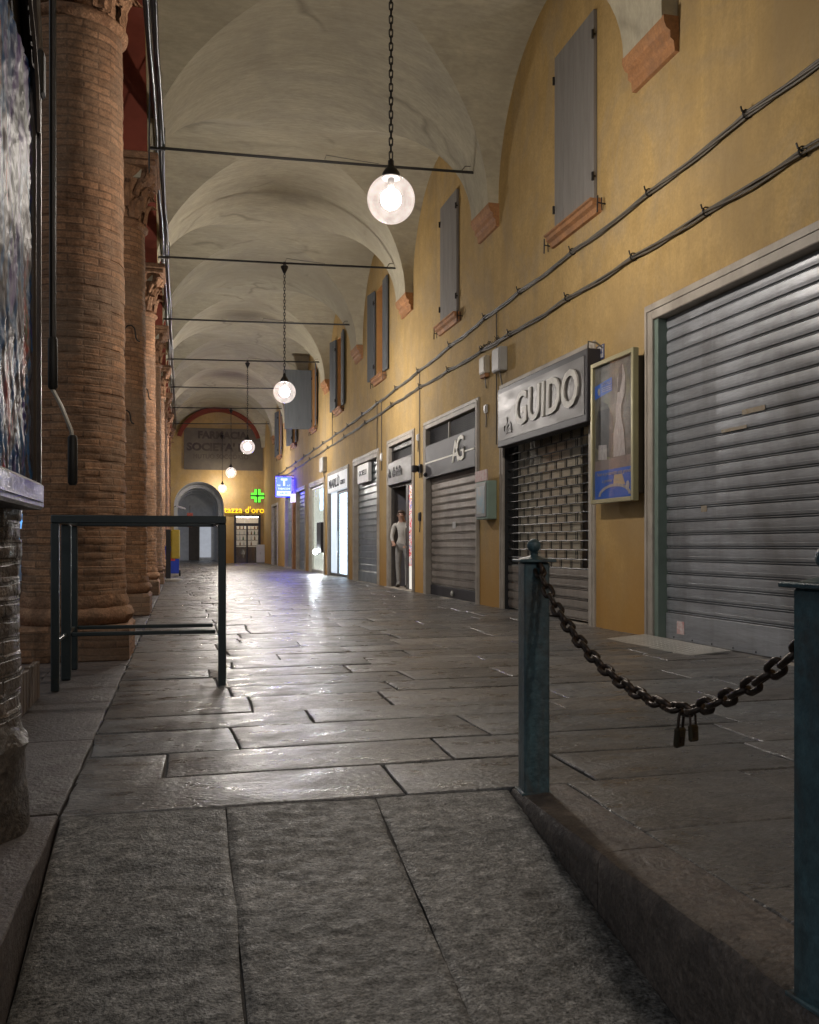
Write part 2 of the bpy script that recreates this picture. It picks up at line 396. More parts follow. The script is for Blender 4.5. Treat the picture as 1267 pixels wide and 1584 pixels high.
# right kerb beside the ramp
mb=MB(); y=-3.0; L_=0
while y<3.68:
    L_=min(rnd.uniform(.8,1.3),3.68-y)
    n=max(3,int(L_/.05)); vs=[]; fs=[]
    g=rnd.uniform(.8,1.2); mb.curt=(g*1.05,g,g*.95)
    for i in range(n+1):
        yy=y+.003+(L_-.006)*i/n
        e=noise.noise(Vector((0,yy*5,3)))*.012; e2=noise.noise(Vector((2,yy*9,1)))*.008
        sec=[(1.31+e2,-.75),(1.305+e2,-.30),(1.30+e,-.06),(1.305+e,-.014+e2*.5),(1.318+e,.004),(1.40,.012),(1.546,.011),(1.546,-.75)]
        vs+=[(a,yy,b) for a,b in sec]
    k=8
    for i in range(n):
        for j in range(k): fs.append((i*k+j,i*k+(j+1)%k,(i+1)*k+(j+1)%k,(i+1)*k+j))
    fs+=[tuple(range(k)),tuple(n*k+j for j in range(k))]
    mb.add(vs,fs); y+=L_
mb.build('kerb',m_kerb,kind='structure',smooth=40)
# hewn ramp, three long stones
def rz(y): return -.2*(3.68-y) if y>1.0 else -.536
mb=MB()
for (a,b,sd) in ((-.43,.162,1),(.166,.744,5),(.748,1.30,9)):
    nx=int((b-a)/.012); ny=270; vs=[]; fs=[]
    for j in range(ny+1):
        yy=3.706-(3.706-.4)*j/ny
        for i in range(nx+1):
            xx=a+(b-a)*i/nx+noise.noise(Vector((sd,yy*2.5,0)))*.008
            d=noise.fractal(Vector((xx*9,yy*20,sd)),.9,2.1,3)*.0036+noise.fractal(Vector((xx*2.2,yy*2.6,sd*3)),1,2,2)*.008
            ed=min(i,nx-i)*.012
            d-= max(0,(.018-ed))*.3
            ej=(3.706-yy)
            vs.append((xx,yy,min(0.0,rz(yy))+d*min(1,.25+ej*4)-.004))
    for j in range(ny):
        for i in range(nx):
            q=j*(nx+1)+i; fs.append((q,q+nx+1,q+nx+2,q+1))
    mb.add(vs,fs)
mb.build('ramp',m_ramp,kind='structure',smooth=180,fix=False)
mb=MB(); mb.quad((-.435,3.69,-.012),(1.31,3.69,-.012),(1.31,.3,-.690),(-.435,.3,-.690)); mb.build('ramp_bed',m_joint,kind='structure')

# ------------------------------------------------------------------ shop wall
SH=dict(  # s0,s1 clear opening of the stone frame's outside, top
  s1=(4.0,9.22,3.52), s2=(10.45,13.80,3.43), s3=(14.83,18.29,3.42), s4=(19.07,21.60,3.41), s5=(22.51,25.86,3.35),
  s6=(26.55,30.18,3.29), s7=(30.84,34.41,3.23), s8=(35.43,38.06,3.24), s9=(39.3,41.9,3.2), s10=(44.9,47.6,3.0))
WIN=[(10.42,11.60,5.06,7.34),(15.98,17.02,5.06,7.24),(21.9,22.85,5.06,7.22),(27.5,28.45,5.06,7.2),(32.7,33.65,5.1,7.2),(38.1,39.1,5.1,7.2),(43.3,44.3,5.1,7.2)]
holes=[(a,b,-1,t) for a,b,t in SH.values()]+[w_ for w_ in WIN]
sc_=sorted(set([-8,54]+[h[0] for h in holes]+[h[1] for h in holes])); zc_=sorted(set([-1,9.4]+[h[2] for h in holes]+[h[3] for h in holes]))
mb=MB()
for i in range(len(sc_)-1):
    run=None
    for j in range(len(zc_)-1):
        a,b,c,d=sc_[i],sc_[i+1],zc_[j],zc_[j+1]; ms,mz=(a+b)/2,(c+d)/2
        inside=any(h[0]<ms<h[1] and h[2]<mz<h[3] for h in holes)
        if inside:
            if run: mb.quad((0,a,run[0]),(0,b,run[0]),(0,b,run[1]),(0,a,run[1])); run=None
        else:
            run=(run[0],d) if run else (c,d)
    if run: mb.quad((0,a,run[0]),(0,b,run[0]),(0,b,run[1]),(0,a,run[1]))
# top edge so the wall has a body
mb.box(0.6,.7,-8,54,-1,9.4)
for a,b,c,d in WIN:
    pass
wall=thing('shop_wall','long ochre yellow plaster wall above and between the shutters','wall',(WX,0,0),WR)
mb.build('plaster',m_wall,wall)
mb=MB()
for a,b,c,d in WIN:
    mb.quad((0,a,c),(.22,a,c),(.22,a,d),(0,a,d)); mb.quad((0,b,c),(.22,b,c),(.22,b,d),(0,b,d)); mb.quad((0,a,d),(.22,a,d),(.22,b,d),(0,b,d)); mb.quad((0,a,c),(.22,a,c),(.22,b,c),(0,b,c))
    mb.quad((.22,a,c),(.22,b,c),(.22,b,d),(.22,a,d))
mb.build('window_reveal',m_orange,wall)
# corbels under the vault feet
for k in range(-1,8):
    s=WK(k)
    mb=MB(); mb.prism([(-.0,5.90),(-.05,5.90),(-.06,6.0),(-.10,6.03),(-.10,6.10),(-.14,6.12),(-.17,6.19),(-.17,6.25),(0,6.25)],'y',s-.45,s+.45)
    mb.build('corbel',m_sill,wall,smooth=30)

# ------------------------------------------------------------------ vaults
ZS,HV=6.24,2.08
XL=-.74
def wallx(y): return WX-PHI*y
mb=MB()
tt=[math.sin(PI/2*(-1+2*i/44)) for i in range(45)]
UE,VE=.935,.845
us=[-1]+[UE*t for t in tt]+[1]; vs_=[-1]+[VE*t for t in tt]+[1]
def prof(t): return math.sqrt(max(0,1-min(1,abs(t))**2.15))
for k in range(-3,8):
    n=len(us); base=[]
    P=[]
    for j,v in enumerate(vs_):
        fv=(v+1)/2
        yl=CK(k)*(1-fv)+CK(k+1)*fv; yr=WK(k)*(1-fv)+WK(k+1)*fv
        for i,u in enumerate(us):
            fu=(u+1)/2
            y=yl*(1-fu)+yr*fu; x=XL*(1-fu)+(wallx(yr)+.01)*fu
            z=ZS+HV*max(prof(u/UE) if abs(u)<=UE else 0, prof(v/VE) if abs(v)<=VE else 0)
            dd=noise.noise(Vector((x*.9,y*.9,z*.9)))*.018+noise.noise(Vector((x*2.6+5,y*2.6,z*2.6)))*.006
            P.append((x,y,z+(dd if z>ZS+.3 else 0)))
    F_=[]
    for j in range(n-1):
        for i in range(n-1):
            a,b,c,d=j*n+i,j*n+i+1,(j+1)*n+i+1,(j+1)*n+i
            if i==j: F_+= [(a,b,c),(a,c,d)]
            elif i==n-2-j: F_+= [(a,b,d),(b,c,d)]
            else: F_.append((a,b,c,d))
    mb.add(P,F_)
o=mb.build('ceiling',m_ceil,kind='structure',smooth=22,fix=False)
# roof slab above so no sky leaks in
MB().box(-1.5,6,-10,70,9.4,9.6).build('roof_deck',m_joint,kind='structure')

# ------------------------------------------------------------------ arcade wall over the columns
ARZ,ARH,ARR=6.55,1.45,2.12
mi=MB(); so=MB()
for k in range(-3,9):
    y0,y1=CK(k),CK(k+1); yc=(y0+y1)/2; pts=[]
    for i in range(33):
        t=PI*i/32; pts.append((yc-ARR*math.cos(t),ARZ+ARH*math.sin(t)))
    pts=[(y0,ARZ)]+pts+[(y1,ARZ)]
    for X in (-.47,-1.47):
        for a,b in zip(pts[:-1],pts[1:]):
            mi.quad((X,a[0],a[1]),(X,b[0],b[1]),(X,b[0],9.4),(X,a[0],9.4))
    for a,b in zip(pts[:-1],pts[1:]): so.quad((-.471,a[0],a[1]),(-.471,b[0],b[1]),(-1.469,b[0],b[1]),(-1.469,a[0],a[1]))
arc=thing('arcade_wall','yellow wall pierced by round arches above the brick columns','wall')
mi.build('plaster',m_wall,arc); so.build('arch_soffit',m_red,arc,smooth=30)

# ------------------------------------------------------------------ columns
def brick_shaft(r0,r1,z0,z1,seed,amp=1.0):
    mb=MB(); rows=int((z1-z0)/.066); NS=80; nb=10; rn=random.Random(seed)
    offs=[[rn.uniform(-.007,.005)*amp for _ in range(nb)] for _ in range(rows)]
    rings=[]; zz=[]
    for r in range(rows):
        for q,rec in ((.02,1),(.15,0),(.85,0),(.98,1)):
            z=z0+(r+q)*.066; f=(z-z0)/(z1-z0); ring=[]
            R=r0+(r1-r0)*f
            for a in range(NS):
                th=2*PI*a/NS; b=int(((a/NS)*nb+(.5 if r%2 else 0)))%nb
                rough=noise.fractal(Vector((math.cos(th)*3,math.sin(th)*3,z*4)),1,2,3)*.015*amp*(1.3-.85*f)
                d=offs[r][b]*(1.2-.8*f)-rec*(.0035-.003*f)*amp+rough
                ring.append(((R+d)*math.cos(th),(R+d)*math.sin(th),z))
            rings.append(ring); zz.append(z)
    n=NS; v=[p for R in rings for p in R]; f=[]; uv=[]
    for i in range(len(rings)-1):
        for k in range(n):
            f.append((i*n+k,i*n+(k+1)%n,(i+1)*n+(k+1)%n,(i+1)*n+k))
            u0,u1=k/n*2.7,(k+1)/n*2.7
            uv+=[(u0,zz[i]-z0),(u1,zz[i]-z0),(u1,zz[i+1]-z0),(u0,zz[i+1]-z0)]
    mb.v=v; mb.f=f; mb.uv=uv
    return mb
def rough_lathe(prof,n,seed,amp):
    mb=MB(); mb.lathe(prof,n)
    mb.v=[(x*(1+q),y*(1+q),z+noise.noise(Vector((x*7,y*7,z*7+seed)))*amp) for (x,y,z) in mb.v for q in [noise.fractal(Vector((x*6+seed,y*6,z*6)),1,2,3)*amp*2]]
    return mb
def capital_mb():
    mb=MB()
    mb.lathe([(.37,0),(.38,.05),(.375,.3),(.42,.45),(.51,.58),(.59,.70)],40)
    def leaf(th,z0,h,w,r0,curl):
        vs=[];fs=[];n=9;m=7
        for i in range(n):
            t=i/(n-1); 
            rr=r0+.03+.05*t+curl*max(0,t-.55)**1.5*2.2
            z=z0+h*(t if t<.85 else .85-(t-.85)*1.1)
            ww=w*(math.sin(PI*min(.97,.22+.78*t))**.6)*(1-.35*t)*(1+.18*math.sin(t*22))
            for j in range(m):
                q=-1+2*j/(m-1); a=th+q*ww/rr
                rad=rr+.03*(1-q*q)-.012*math.cos(q*9)
                vs.append((rad*math.cos(a),rad*math.sin(a),z))
        for i in range(n-1):
            for j in range(m-1): fs.append((i*m+j,i*m+j+1,(i+1)*m+j+1,(i+1)*m+j))
        o=len(vs); vs+=[(x*.93,y*.93,z) for x,y,z in vs]
        fs+=[tuple(q+o for q in f[::-1]) for f in fs]
        mb.add(vs,fs)
    for i in range(8): leaf(2*PI*i/8,.02,.34,.13,.37,.16)
    for i in range(8): leaf(2*PI*(i+.5)/8,.16,.42,.13,.38,.18)
    for i in range(4):   # corner volutes
        a=PI/4+PI/2*i; c=Vector((math.cos(a),math.sin(a),0)); sp=[]
        for q in range(26):
            t=q/25*3.6*PI; r=.115*(1-q/30)
            sp.append(c*(.60+r*math.cos(t)*.9)+Vector((0,0,.60+r*math.sin(t))))
        mb.tube(sp,[.045*(1-.5*q/25) for q in range(26)],7)
        tb=[c*(.42+.2*t)+Vector((0,0,.36+.32*t-.05*t*t)) for t in (0,.3,.6,.85,1)]
        mb.tube(tb,.045,7)
    for i in range(4):
        a=PI/2*i; mb.sphere((.50*math.cos(a),.50*math.sin(a),.62),.07,10,7)
    mb.v=[(x+noise.noise(Vector((x*14,y*14,z*14)))*.012,y+noise.noise(Vector((x*14,y*14+9,z*14)))*.012,z) for x,y,z in mb.v]
    return mb
def bevel_sq(mb,h,z0,z1,b=.02,amp=.01,seed=0):
    n=14; prof=[(h-b,z0),(h,z0+b),(h,z0+(z1-z0)*.33),(h,z0+(z1-z0)*.66),(h,z1-b),(h-b,z1)]
    ringpts=[]
    for side in range(4):
        for i in range(n):
            t=-1+2*i/n; p=[(t,-1),(1,t),(-t,1),(-1,-t)][side]; ringpts.append(p)
    vs=[];fs=[];m=len(ringpts)
    for hh,z in prof:
        for (x,y) in ringpts:
            d=1+noise.fractal(Vector((x*3+seed,y*3,z*6)),1,2,3)*amp*2.2
            vs.append((x*hh*d,y*hh*d,z+ (noise.noise(Vector((x*3,y*3,seed+z)))*amp if z0<z else 0)))
    for i in range(len(prof)-1):
        for k in range(m): fs.append((i*m+k,i*m+(k+1)%m,(i+1)*m+(k+1)%m,(i+1)*m+k))
    fs+=[tuple(range(m))[::-1],tuple((len(prof)-1)*m+k for k in range(m))]
    mb.add(vs,fs)
    return mb
def box_uv(mb):
    uv=[]
    for f in mb.f:
        P=[Vector(mb.v[i]) for i in f]; nrm=(P[1]-P[0]).cross(P[2]-P[0])
        for p in P: uv.append((p.y,p.z) if abs(nrm.x)>abs(nrm.y) else (p.x,p.z))
    mb.uv=uv; return mb
CX_=-.94
def make_column(label):
    t=thing('brick_column',label,'column',(CX_,CK(0),0),0,'brick columns of the arcade')
    box_uv(bevel_sq(MB(),.5,-.02,.30,.03,.012,3)).build('plinth',m_brick,t,smooth=40,fix=False)
    rough_lathe([(.44,.29),(.47,.31),(.505,.35),(.515,.39),(.49,.44),(.465,.455),(.475,.48),(.47,.52),(.452,.56)],64,2,.012).build('base_moulding',m_terra,t,smooth=50)
    brick_shaft(.447,.415,.55,5.58,4).build('shaft',m_brick,t,smooth=35,fix=False)
    rough_lathe([(.41,5.56),(.43,5.57),(.46,5.60),(.465,5.63),(.44,5.66),(.405,5.68),(.38,5.70)],48,5,.004).build('collar',m_terra,t,smooth=50)
    c=capital_mb(); c.v=[(x,y,z+5.68) for x,y,z in c.v]; c.build('capital',m_terra,t,smooth=45)
    bevel_sq(bevel_sq(MB(),.585,6.37,6.45,.02,.004,1),.62,6.451,6.55,.02,.003,2).build('abacus',m_terra,t,smooth=40,fix=False)
    return t
cols=[make_column('nearest full brick column, behind the steel barrier')]
ords=['second','third','fourth','fifth','sixth','seventh','eighth']
for i in range(7):
    c=dup(cols[0],(CX_,CK(i+1),0),f'{ords[i]} round brick column counting away from the barrier'+(' with two iron hooks' if i==0 else ''),'brick columns of the arcade')
    cols.append(c)
    for ch in kids(c):
        if ch.name.startswith(('shaft','capital')): ch.rotation_euler=(0,0,(i+1)*PI/2)
# S-shaped iron hooks on the columns
def hook_mb(a,z,R,sz=1):
    d=Vector((math.cos(a),math.sin(a),0)); tn=Vector((-d.y,d.x,0)); P=[]
    base=d*(R+.01)
    for (u,v,o) in ((-.02,-.06,-.03),(0,-.03,.03),(.01,0,.06),(.03,.06,.065),(.07,.10,.065),(.12,.105,.065),(.16,.07,.065),(.175,0,.065),(.18,-.06,.065),(.20,-.10,.065),(.235,-.115,.07)):
        P.append(base+tn*(u*sz)+d*o*.6+Vector((0,0,z+v*sz)))
    return MB().tube(P,.011,6)
for i in range(1,6):
    hook_mb(-PI/2+.28,4.02 if i==1 else 4.0,.43).build('hook',m_iron,cols[i],smooth=40)
    hook_mb(-PI/2+.18,2.82,.44,.85).build('hook',m_iron,cols[i],smooth=40)
# the column under the poster case at the near left
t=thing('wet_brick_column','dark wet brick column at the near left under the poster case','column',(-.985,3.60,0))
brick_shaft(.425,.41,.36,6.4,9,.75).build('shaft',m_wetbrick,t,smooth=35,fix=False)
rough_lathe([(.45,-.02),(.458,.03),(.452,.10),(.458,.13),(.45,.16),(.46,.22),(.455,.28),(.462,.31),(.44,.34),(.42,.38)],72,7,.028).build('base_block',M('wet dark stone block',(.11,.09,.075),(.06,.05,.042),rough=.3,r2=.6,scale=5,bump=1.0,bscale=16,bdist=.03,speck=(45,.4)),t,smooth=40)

# ------------------------------------------------------------------ tie rods
for k in range(-1,8):
    a=Vector((-.33,CK(k),6.86)); b=Vector(wpos(WK(k),.16,6.87))
    lab=['tie rod behind the camera','iron tie rod above the nearest brick column','tie rod passing just above the largest globe lamp','tie rod carrying the second globe lamp','third tie rod in view crossing the vault','fourth tie rod in view, carrying the third globe lamp','fifth tie rod in view crossing the vault','sixth tie rod in view crossing the vault','seventh tie rod in view, close to the end wall'][k+1]
    if k<1 and k!=0: continue
    if k==0: lab='iron tie rod overhead that carries the nearest lamp chain'
    t=thing('tie_rod',lab,'tie rod',(0,0,0),0,'iron tie rods across the vault')
    MB().tube([a,(a*2+b)/3+Vector((0,0,-.01)),(a+b*2)/3+Vector((0,0,-.01)),b],.022,8).build('bar',m_iron,t,smooth=40)
    q=b-(b-a)*.06
    MB().tube([a+(b-a)*.50+Vector((0,0,.02)),a+(b-a)*.505+Vector((0,0,.09)),a+(b-a)*.62+Vector((0,0,.04)),a+(b-a)*.67+Vector((0,0,.024))],.006,5).tube([q+Vector((0,0,.02)),q+Vector((.05,0,.09)),q+Vector((.22,0,.10))],.008,5).build('loose_wire',m_cable,t,smooth=40)

# ------------------------------------------------------------------ globe lamps
def link_pts(L,W,n=12):
    P=[]; h=L/2-W/2
    for i in range(n):
        a=2*PI*i/n; x=math.cos(a)*W/2; z=math.sin(a)*W/2+(h if math.sin(a)>=0 else -h); P.append((x,0,z))
    return P
def lamp(label,loc,ztop,fresh=True):
    zg=loc[2]; R=.232
    t=thing('globe_lamp',label,'lamp',loc,0,'hanging globe lamps')
    top=ztop-zg
    MB().lathe([(.015,R+.16),(.03,R+.14),(.03,R+.10),(.06,R+.06),(.085,R+.02),(.09,R-.03),(.07,R-.03)],18).build('lamp_cap',m_iron,t,smooth=40)
    mb=MB(); z=R+.16; i=0
    while z<top-.16:
        vs=link_pts(.085,.036,10)
        if i%2: vs=[(y,x,q) for x,y,q in vs]
        mb.tube([(x,y,z+.036+q) for x,y,q in vs],.0065,5,closed=True); z+=.066; i+=1
    mb.build('chain',m_iron,t,smooth=60)
    MB().lathe([(.02,top-.2),(.035,top-.17),(.075,top-.08),(.08,top-.05),(.03,top-.02),(.03,top+.04),(.012,top+.05)],14).build('canopy',m_iron,t,smooth=40)
    MB().sphere((0,0,0),R,40,24).build('globe',m_globe,t,smooth=180)
    MB().lathe([(.03,.20),(.035,.19),(.035,.115),(.025,.10)],14).build('socket',m_iron,t,smooth=40)
    MB().sphere((0,0,.0),.10,14,9).build('bulb',m_bulb,t,smooth=180)
    return t
def lampY(k): return CK(k)*.55+WK(k)*.45
lamps=[(1.98,lampY(0),4.36),(2.08,lampY(2),4.18),(2.04,lampY(4),4.12),(2.06,lampY(6),4.10),(2.09,51.0,3.98)]
ll=['nearest and largest hanging glass globe lamp, lit','second lit globe lamp, hanging from a tie rod mid vault','third lit globe lamp along the vault','fourth lit globe lamp, over the faded painted sign','farthest lit globe lamp, beside the end arch']
m_bulb_dim = emis('lit bulb, dim', (1,.88,.75), 420)
m_bulb_far = emis('lit bulb, far', (1,.935,.87), 1250)
m_bulb_near = emis('lit bulb over ramp', (1,.91,.82), 560)
for p,q in zip(lamps,ll):
    l_=lamp(q,p,6.84)
    if 15<p[1]<45:
        for o in l_.children:
            if o.name.startswith('bulb'): o.data.materials[0]=m_bulb_far
    if p[1]>45:
        for o in l_.children:
            if o.name.startswith('bulb'): o.data.materials[0]=m_bulb_dim
l_=lamp('lit globe lamp over the ramp, out of frame',(2.0,lampY(-2),4.3),6.84)
for o in l_.children:
    if o.name.startswith('bulb'): o.data.materials[0]=m_bulb_near

# ------------------------------------------------------------------ pipes along the inside of the arcade
t=thing('conduit_run','bundle of black conduits running along the arcade above the capitals','conduit')
for (x,z,r) in ((-.30,7.02,.036),(-.36,6.93,.03),(-.27,6.90,.024),(-.33,7.12,.022),(-.40,7.05,.02)):
    P=[(x+.012*math.sin(i*1.7+z*9),2+i*1.36,z+.02*math.sin(i*2.3+x*20)) for i in range(37)]
    MB().tube(P,r,8).build('pipe',m_pipe,t,smooth=50)
for k in range(-1,9):
    MB().box(-.47,-.235,CK(k)-.02,CK(k)+.02,6.83,6.865).box(-.245,-.235,CK(k)-.02,CK(k)+.02,6.865,7.16).box(-.47,-.46,CK(k)-.03,CK(k)+.03,6.78,7.2).build('clamp',m_iron,t)
MB().tube([(-.40,13.2,8.0),(-.41,13.15,7.2),(-.42,13.1,6.4),(-.42,13.1,6.02)],.012,6).tube([(-.42,13.1+.03*math.sin(a),5.99+.04*math.cos(a)) for a in [i*2*PI/10 for i in range(10)]],.008,5,closed=True).build('hanging_cable',m_pipe,None,smooth=40)
tag(bpy.data.objects['hanging_cable'],'thin black cable with a looped end hanging beside the second column','cable')

# ------------------------------------------------------------------ wall cables
def bundle(name,label,pts,strands,rad,clips,clabel=None):
    t=thing(name,label,'cable',(WX,0,0),WR)
    def zat(s):
        for (a,za),(b,zb) in zip(pts[:-1],pts[1:]):
            if a<=s<=b: return za+(zb-za)*(s-a)/(b-a)
        return pts[-1][1]
    S=[pts[0][0]+(pts[-1][0]-pts[0][0])*i/260 for i in range(261)]
    for q in range(strands):
        ph=2*PI*q/strands; P=[]
        for s in S:
            cl=min(clips,key=lambda c:abs(c-s)); nx=[c for c in clips if c>s]; pv=[c for c in clips if c<=s]
            sag=0
            if nx and pv:
                f=(s-pv[-1])/(nx[0]-pv[-1]); sag=.028*4*f*(1-f)*min(1,(nx[0]-pv[-1])/2)
            P.append((-.035-rad*math.cos(ph+s*2.1)*.9, s, zat(s)-sag+rad*math.sin(ph+s*2.1)+.012*noise.noise(Vector((s*1.3,q,0)))))
        MB().tube(P,rad*.62,6).build('strand',m_cable,t,smooth=50)
    for c in clips:
        z=zat(c); r=rad*2.2
        MB().tube([(-.035+r*math.cos(a),c,z+r*math.sin(a)) for a in [2*PI*i/10 for i in range(10)]],.008,5,closed=True).tube([(0.0,c,z),(-.035,c,z),(-.075,c+.01,z+.03),(-.08,c+.02,z+.07)],.009,5).build('clip',m_iron,t,smooth=40)
    return t
bundle('upper_cable_bundle','upper twisted grey cable bundle clipped along the yellow wall',[(3,4.78),(7.36,4.75),(9.22,4.69),(11.05,4.66),(14.41,4.63),(18.65,4.52),(26.5,4.38),(45,4.28)],4,.018,[3.2,5.4,7.36,9.1,11.05,12.9,14.45,16.4,18.65,20.6,22.6,24.4,26.5,28.5,31,33,35.5,38,41,44])
bundle('lower_cable_bundle','lower pair of grey cables running straight above the shopfronts',[(3,4.12),(9.44,4.12),(13.4,4.12),(19.1,4.19),(28,4.12),(45,4.03)],3,.019,[3.5,6.6,8.0,9.44,11.2,13.3,14.6,16.5,18.5,21,24,27,30,34,38,42])
bunch=[(18.62,4.5,2.35,'thin grey cable drop between the arched-letter shutter and the open door'),(13.95,4.6,2.55,'cable drop beside the grey utility box'),(22.2,4.4,2.8,'cable drop left of the open doorway'),(22.7,4.4,2.9,'cable drop above the white lit sign shutter'),(29.3,5.7,4.1,'thin conduit below the fifth corbel')]
for s,za,zb,lb in bunch:
    P=[(-.02,s+.008*math.sin(i*2.1),za+(zb-za)*i/10) for i in range(11)]
    o=MB().tube([(-.03,s+.12,za+.02)]+P,.011,6).build('cable_drop',m_cable,None,smooth=40); o.location=(WX,0,0); o.rotation_euler=(0,0,WR); tag(o,lb,'cable')
# bushy tangle of cut wires at the junction near the utility box
t=MB(); t.tube([(-.04,13.5,4.125),(-.04,14.05,4.128),(-.04,14.75,4.13)],.014,6)
for i in range(46):
    s=14.3-.9*random.random()*1.0+.3; z=4.12+.02*random.random()
    t.tube([(-.04,s,z),(-.06-.02*random.random(),s+random.uniform(-.03,.03),z+random.uniform(.02,.08))],.004,4)
o=t.build('wire_tangle',m_iron); o.location=(WX,0,0); o.rotation_euler=(0,0,WR); tag(o,'spiky row of wire ties on the lower cables above the grey box','cable ties')

# ------------------------------------------------------------------ window shutters
def leaf_mb(w,h,th=.045):
    mb=MB(); half=w/2
    for a,b in ((.0,half-.004),(half+.004,w)): mb.box(-th/2,th/2,a,b,0,h,.004)
    mb.box(-th/2+.006,th/2-.006,half-.004,half+.004,.01,h-.01)
    return mb
def braces(w,h):
    mb=MB()
    for z in (.28,h-.32): mb.box(-.034,-.0245,.03,w-.03,z,z+.022)
    return mb
def hinge_mb(y,h):
    mb=MB()
    for z in (.3,h-.3): mb.tube([(-.035,y,z-.05),(-.035,y,z+.05)],.016,8).box(-.03,0,y-.012,y+.012,z-.012,z+.012)
    return mb
def sill_mb(a,b):
    mb=MB(); mb.prism([(0,-.16),(-.05,-.16),(-.07,-.10),(-.12,-.08),(-.12,-.03),(-.15,-.02),(-.15,.0),(0,.0)],'y',a-.12,b+.12); return mb
def dog_mb(s,z):
    return MB().tube([(0,s,z),(-.10,s,z+.01)],.009,5).tube([(-.10,s,z+.09),(-.10,s+.01,z-.10)],.01,5).tube([(-.05,s,z+.07),(-.05,s-.01,z-.08)],.008,5)
wl=['largest closed grey wooden shutters, above the poster case','second closed grey shutters, above the dark panel shopfront','open shutters showing an orange reveal, third along the wall','blue grey half open shutters, fourth along the wall','dark shutter leaf swung out square to the wall behind the second lamp','sixth pair of shutters, far along the wall above the blue sign','farthest shutters along the yellow wall']
for i,(a,b,z0,z1) in enumerate(WIN):
    t=thing('window_shutters',wl[i],'shutters',(WX,0,0),WR,'first floor window shutters')
    h=z1-z0; w=(b-a); mat=m_wood if i<2 else m_woodb
    sill_mb(a,b).build('sill',m_sill,t)
    for o in t.children: o.location=(0,0,z0)
    if i<2:
        for (y0,y1) in ((a,(a+b)/2-.004),((a+b)/2+.004,b)):
            l=leaf_mb(y1-y0,h).build('shutter_leaf',mat,t); l.location=(-.025,y0,z0)
            hg=hinge_mb(0 if y0==a else y1-y0,h).build('hinge',m_iron,l)
    else:
        op={2:(178,172),3:(176,168),4:(172,92),5:(175,160),6:(174,168)}[i]   # opening angle of near and far leaf
        for side,ang in ((0,op[0]),(1,op[1])):
            ww=w/2*1.02
            l=leaf_mb(ww if side==0 or i not in (4,) else .95,h).build('shutter_leaf',mat,t)
            if side==0:
                l.location=(-.045,a-.01,z0); l.rotation_euler=(0,0,math.radians(ang))
            else:
                l.location=(-.045,b+.01,z0); l.rotation_euler=(0,0,math.radians(180-ang))
                if i==4: l.rotation_euler=(0,0,math.radians(88))
            hg=hinge_mb(0,h).build('hinge',m_iron,l)
            br=braces(ww,h).build('brace',mat,l)
    for s in (a-.22,b+.22): dog_mb(s,z0-.10).build('shutter_dog',m_iron,t)
# ------------------------------------------------------------------ shopfronts
def stone_frame(t,a,b,top,w=.17,out=.03,deep=.22,mat=m_stone):
    mb=MB()
    for (y0,y1) in ((a,a+w),(b-w,b)):
        mb.box(-out,deep,y0,y1,-.05,top,.008)
    mb.box(-out,deep,a+w+.001,b-w-.001,top-w,top,.008)
    mb.box(-out-.012,-out+.003,a+w*.25,a+w*.45,0,top-w*.4); mb.box(-out-.012,-out+.003,b-w*.45,b-w*.25,0,top-w*.4); mb.box(-out-.0125,-out+.0025,a+w*.46,b-w*.46,top-w*.45,top-w*.25)
    return mb.build('stone_frame',mat,t)
def threshold(t,a,b,x0=-.06,x1=.3,z=.03):
    return MB().box(x0,x1,a,b,-.1,z,.006).build('threshold',m_stone,t)
def slats(a,b,z0,z1,pitch,x=.1,dep=.035):
    n=int(round((z1-z0)/pitch)); p=(z1-z0)/n; prof=[]
    for i in range(n):
        z=z0+i*p
        prof += [(x+.05,z),(x+.05,z+p*.045),(x+.010,z+p*.055),(x+.004,z+p*.10),(x+.012,z+p*.15),(x+.05,z+p*.16),(x+.05,z+p*.21),(x+.002,z+p*.22),(x-.004,z+p*.42),(x-.0028,z+p*.44),(x-.006,z+p*.66),(x-.002,z+p*.995)]
    prof.append((x+.05,z1))
    mb=MB(); m=len(prof); ns=max(2,int((b-a)/.35)); vs=[]
    for j in range(ns+1):
        s=a+(b-a)*j/ns
        for q,(xx,zz) in enumerate(prof):
            w_=noise.noise(Vector((s*1.1,(q//12)*.8,a)))*.004
            vs.append((xx+w_,s,zz+w_*.5))
    fs=[]
    for j in range(ns):
        for q in range(m-1): fs.append((j*m+q,j*m+q+1,(j+1)*m+q+1,(j+1)*m+q))
    mb.add(vs,fs); return mb
def wthing(label,name='shopfront',cat='shopfront',group=None): return thing(name,label,cat,(WX,0,0),WR,group)

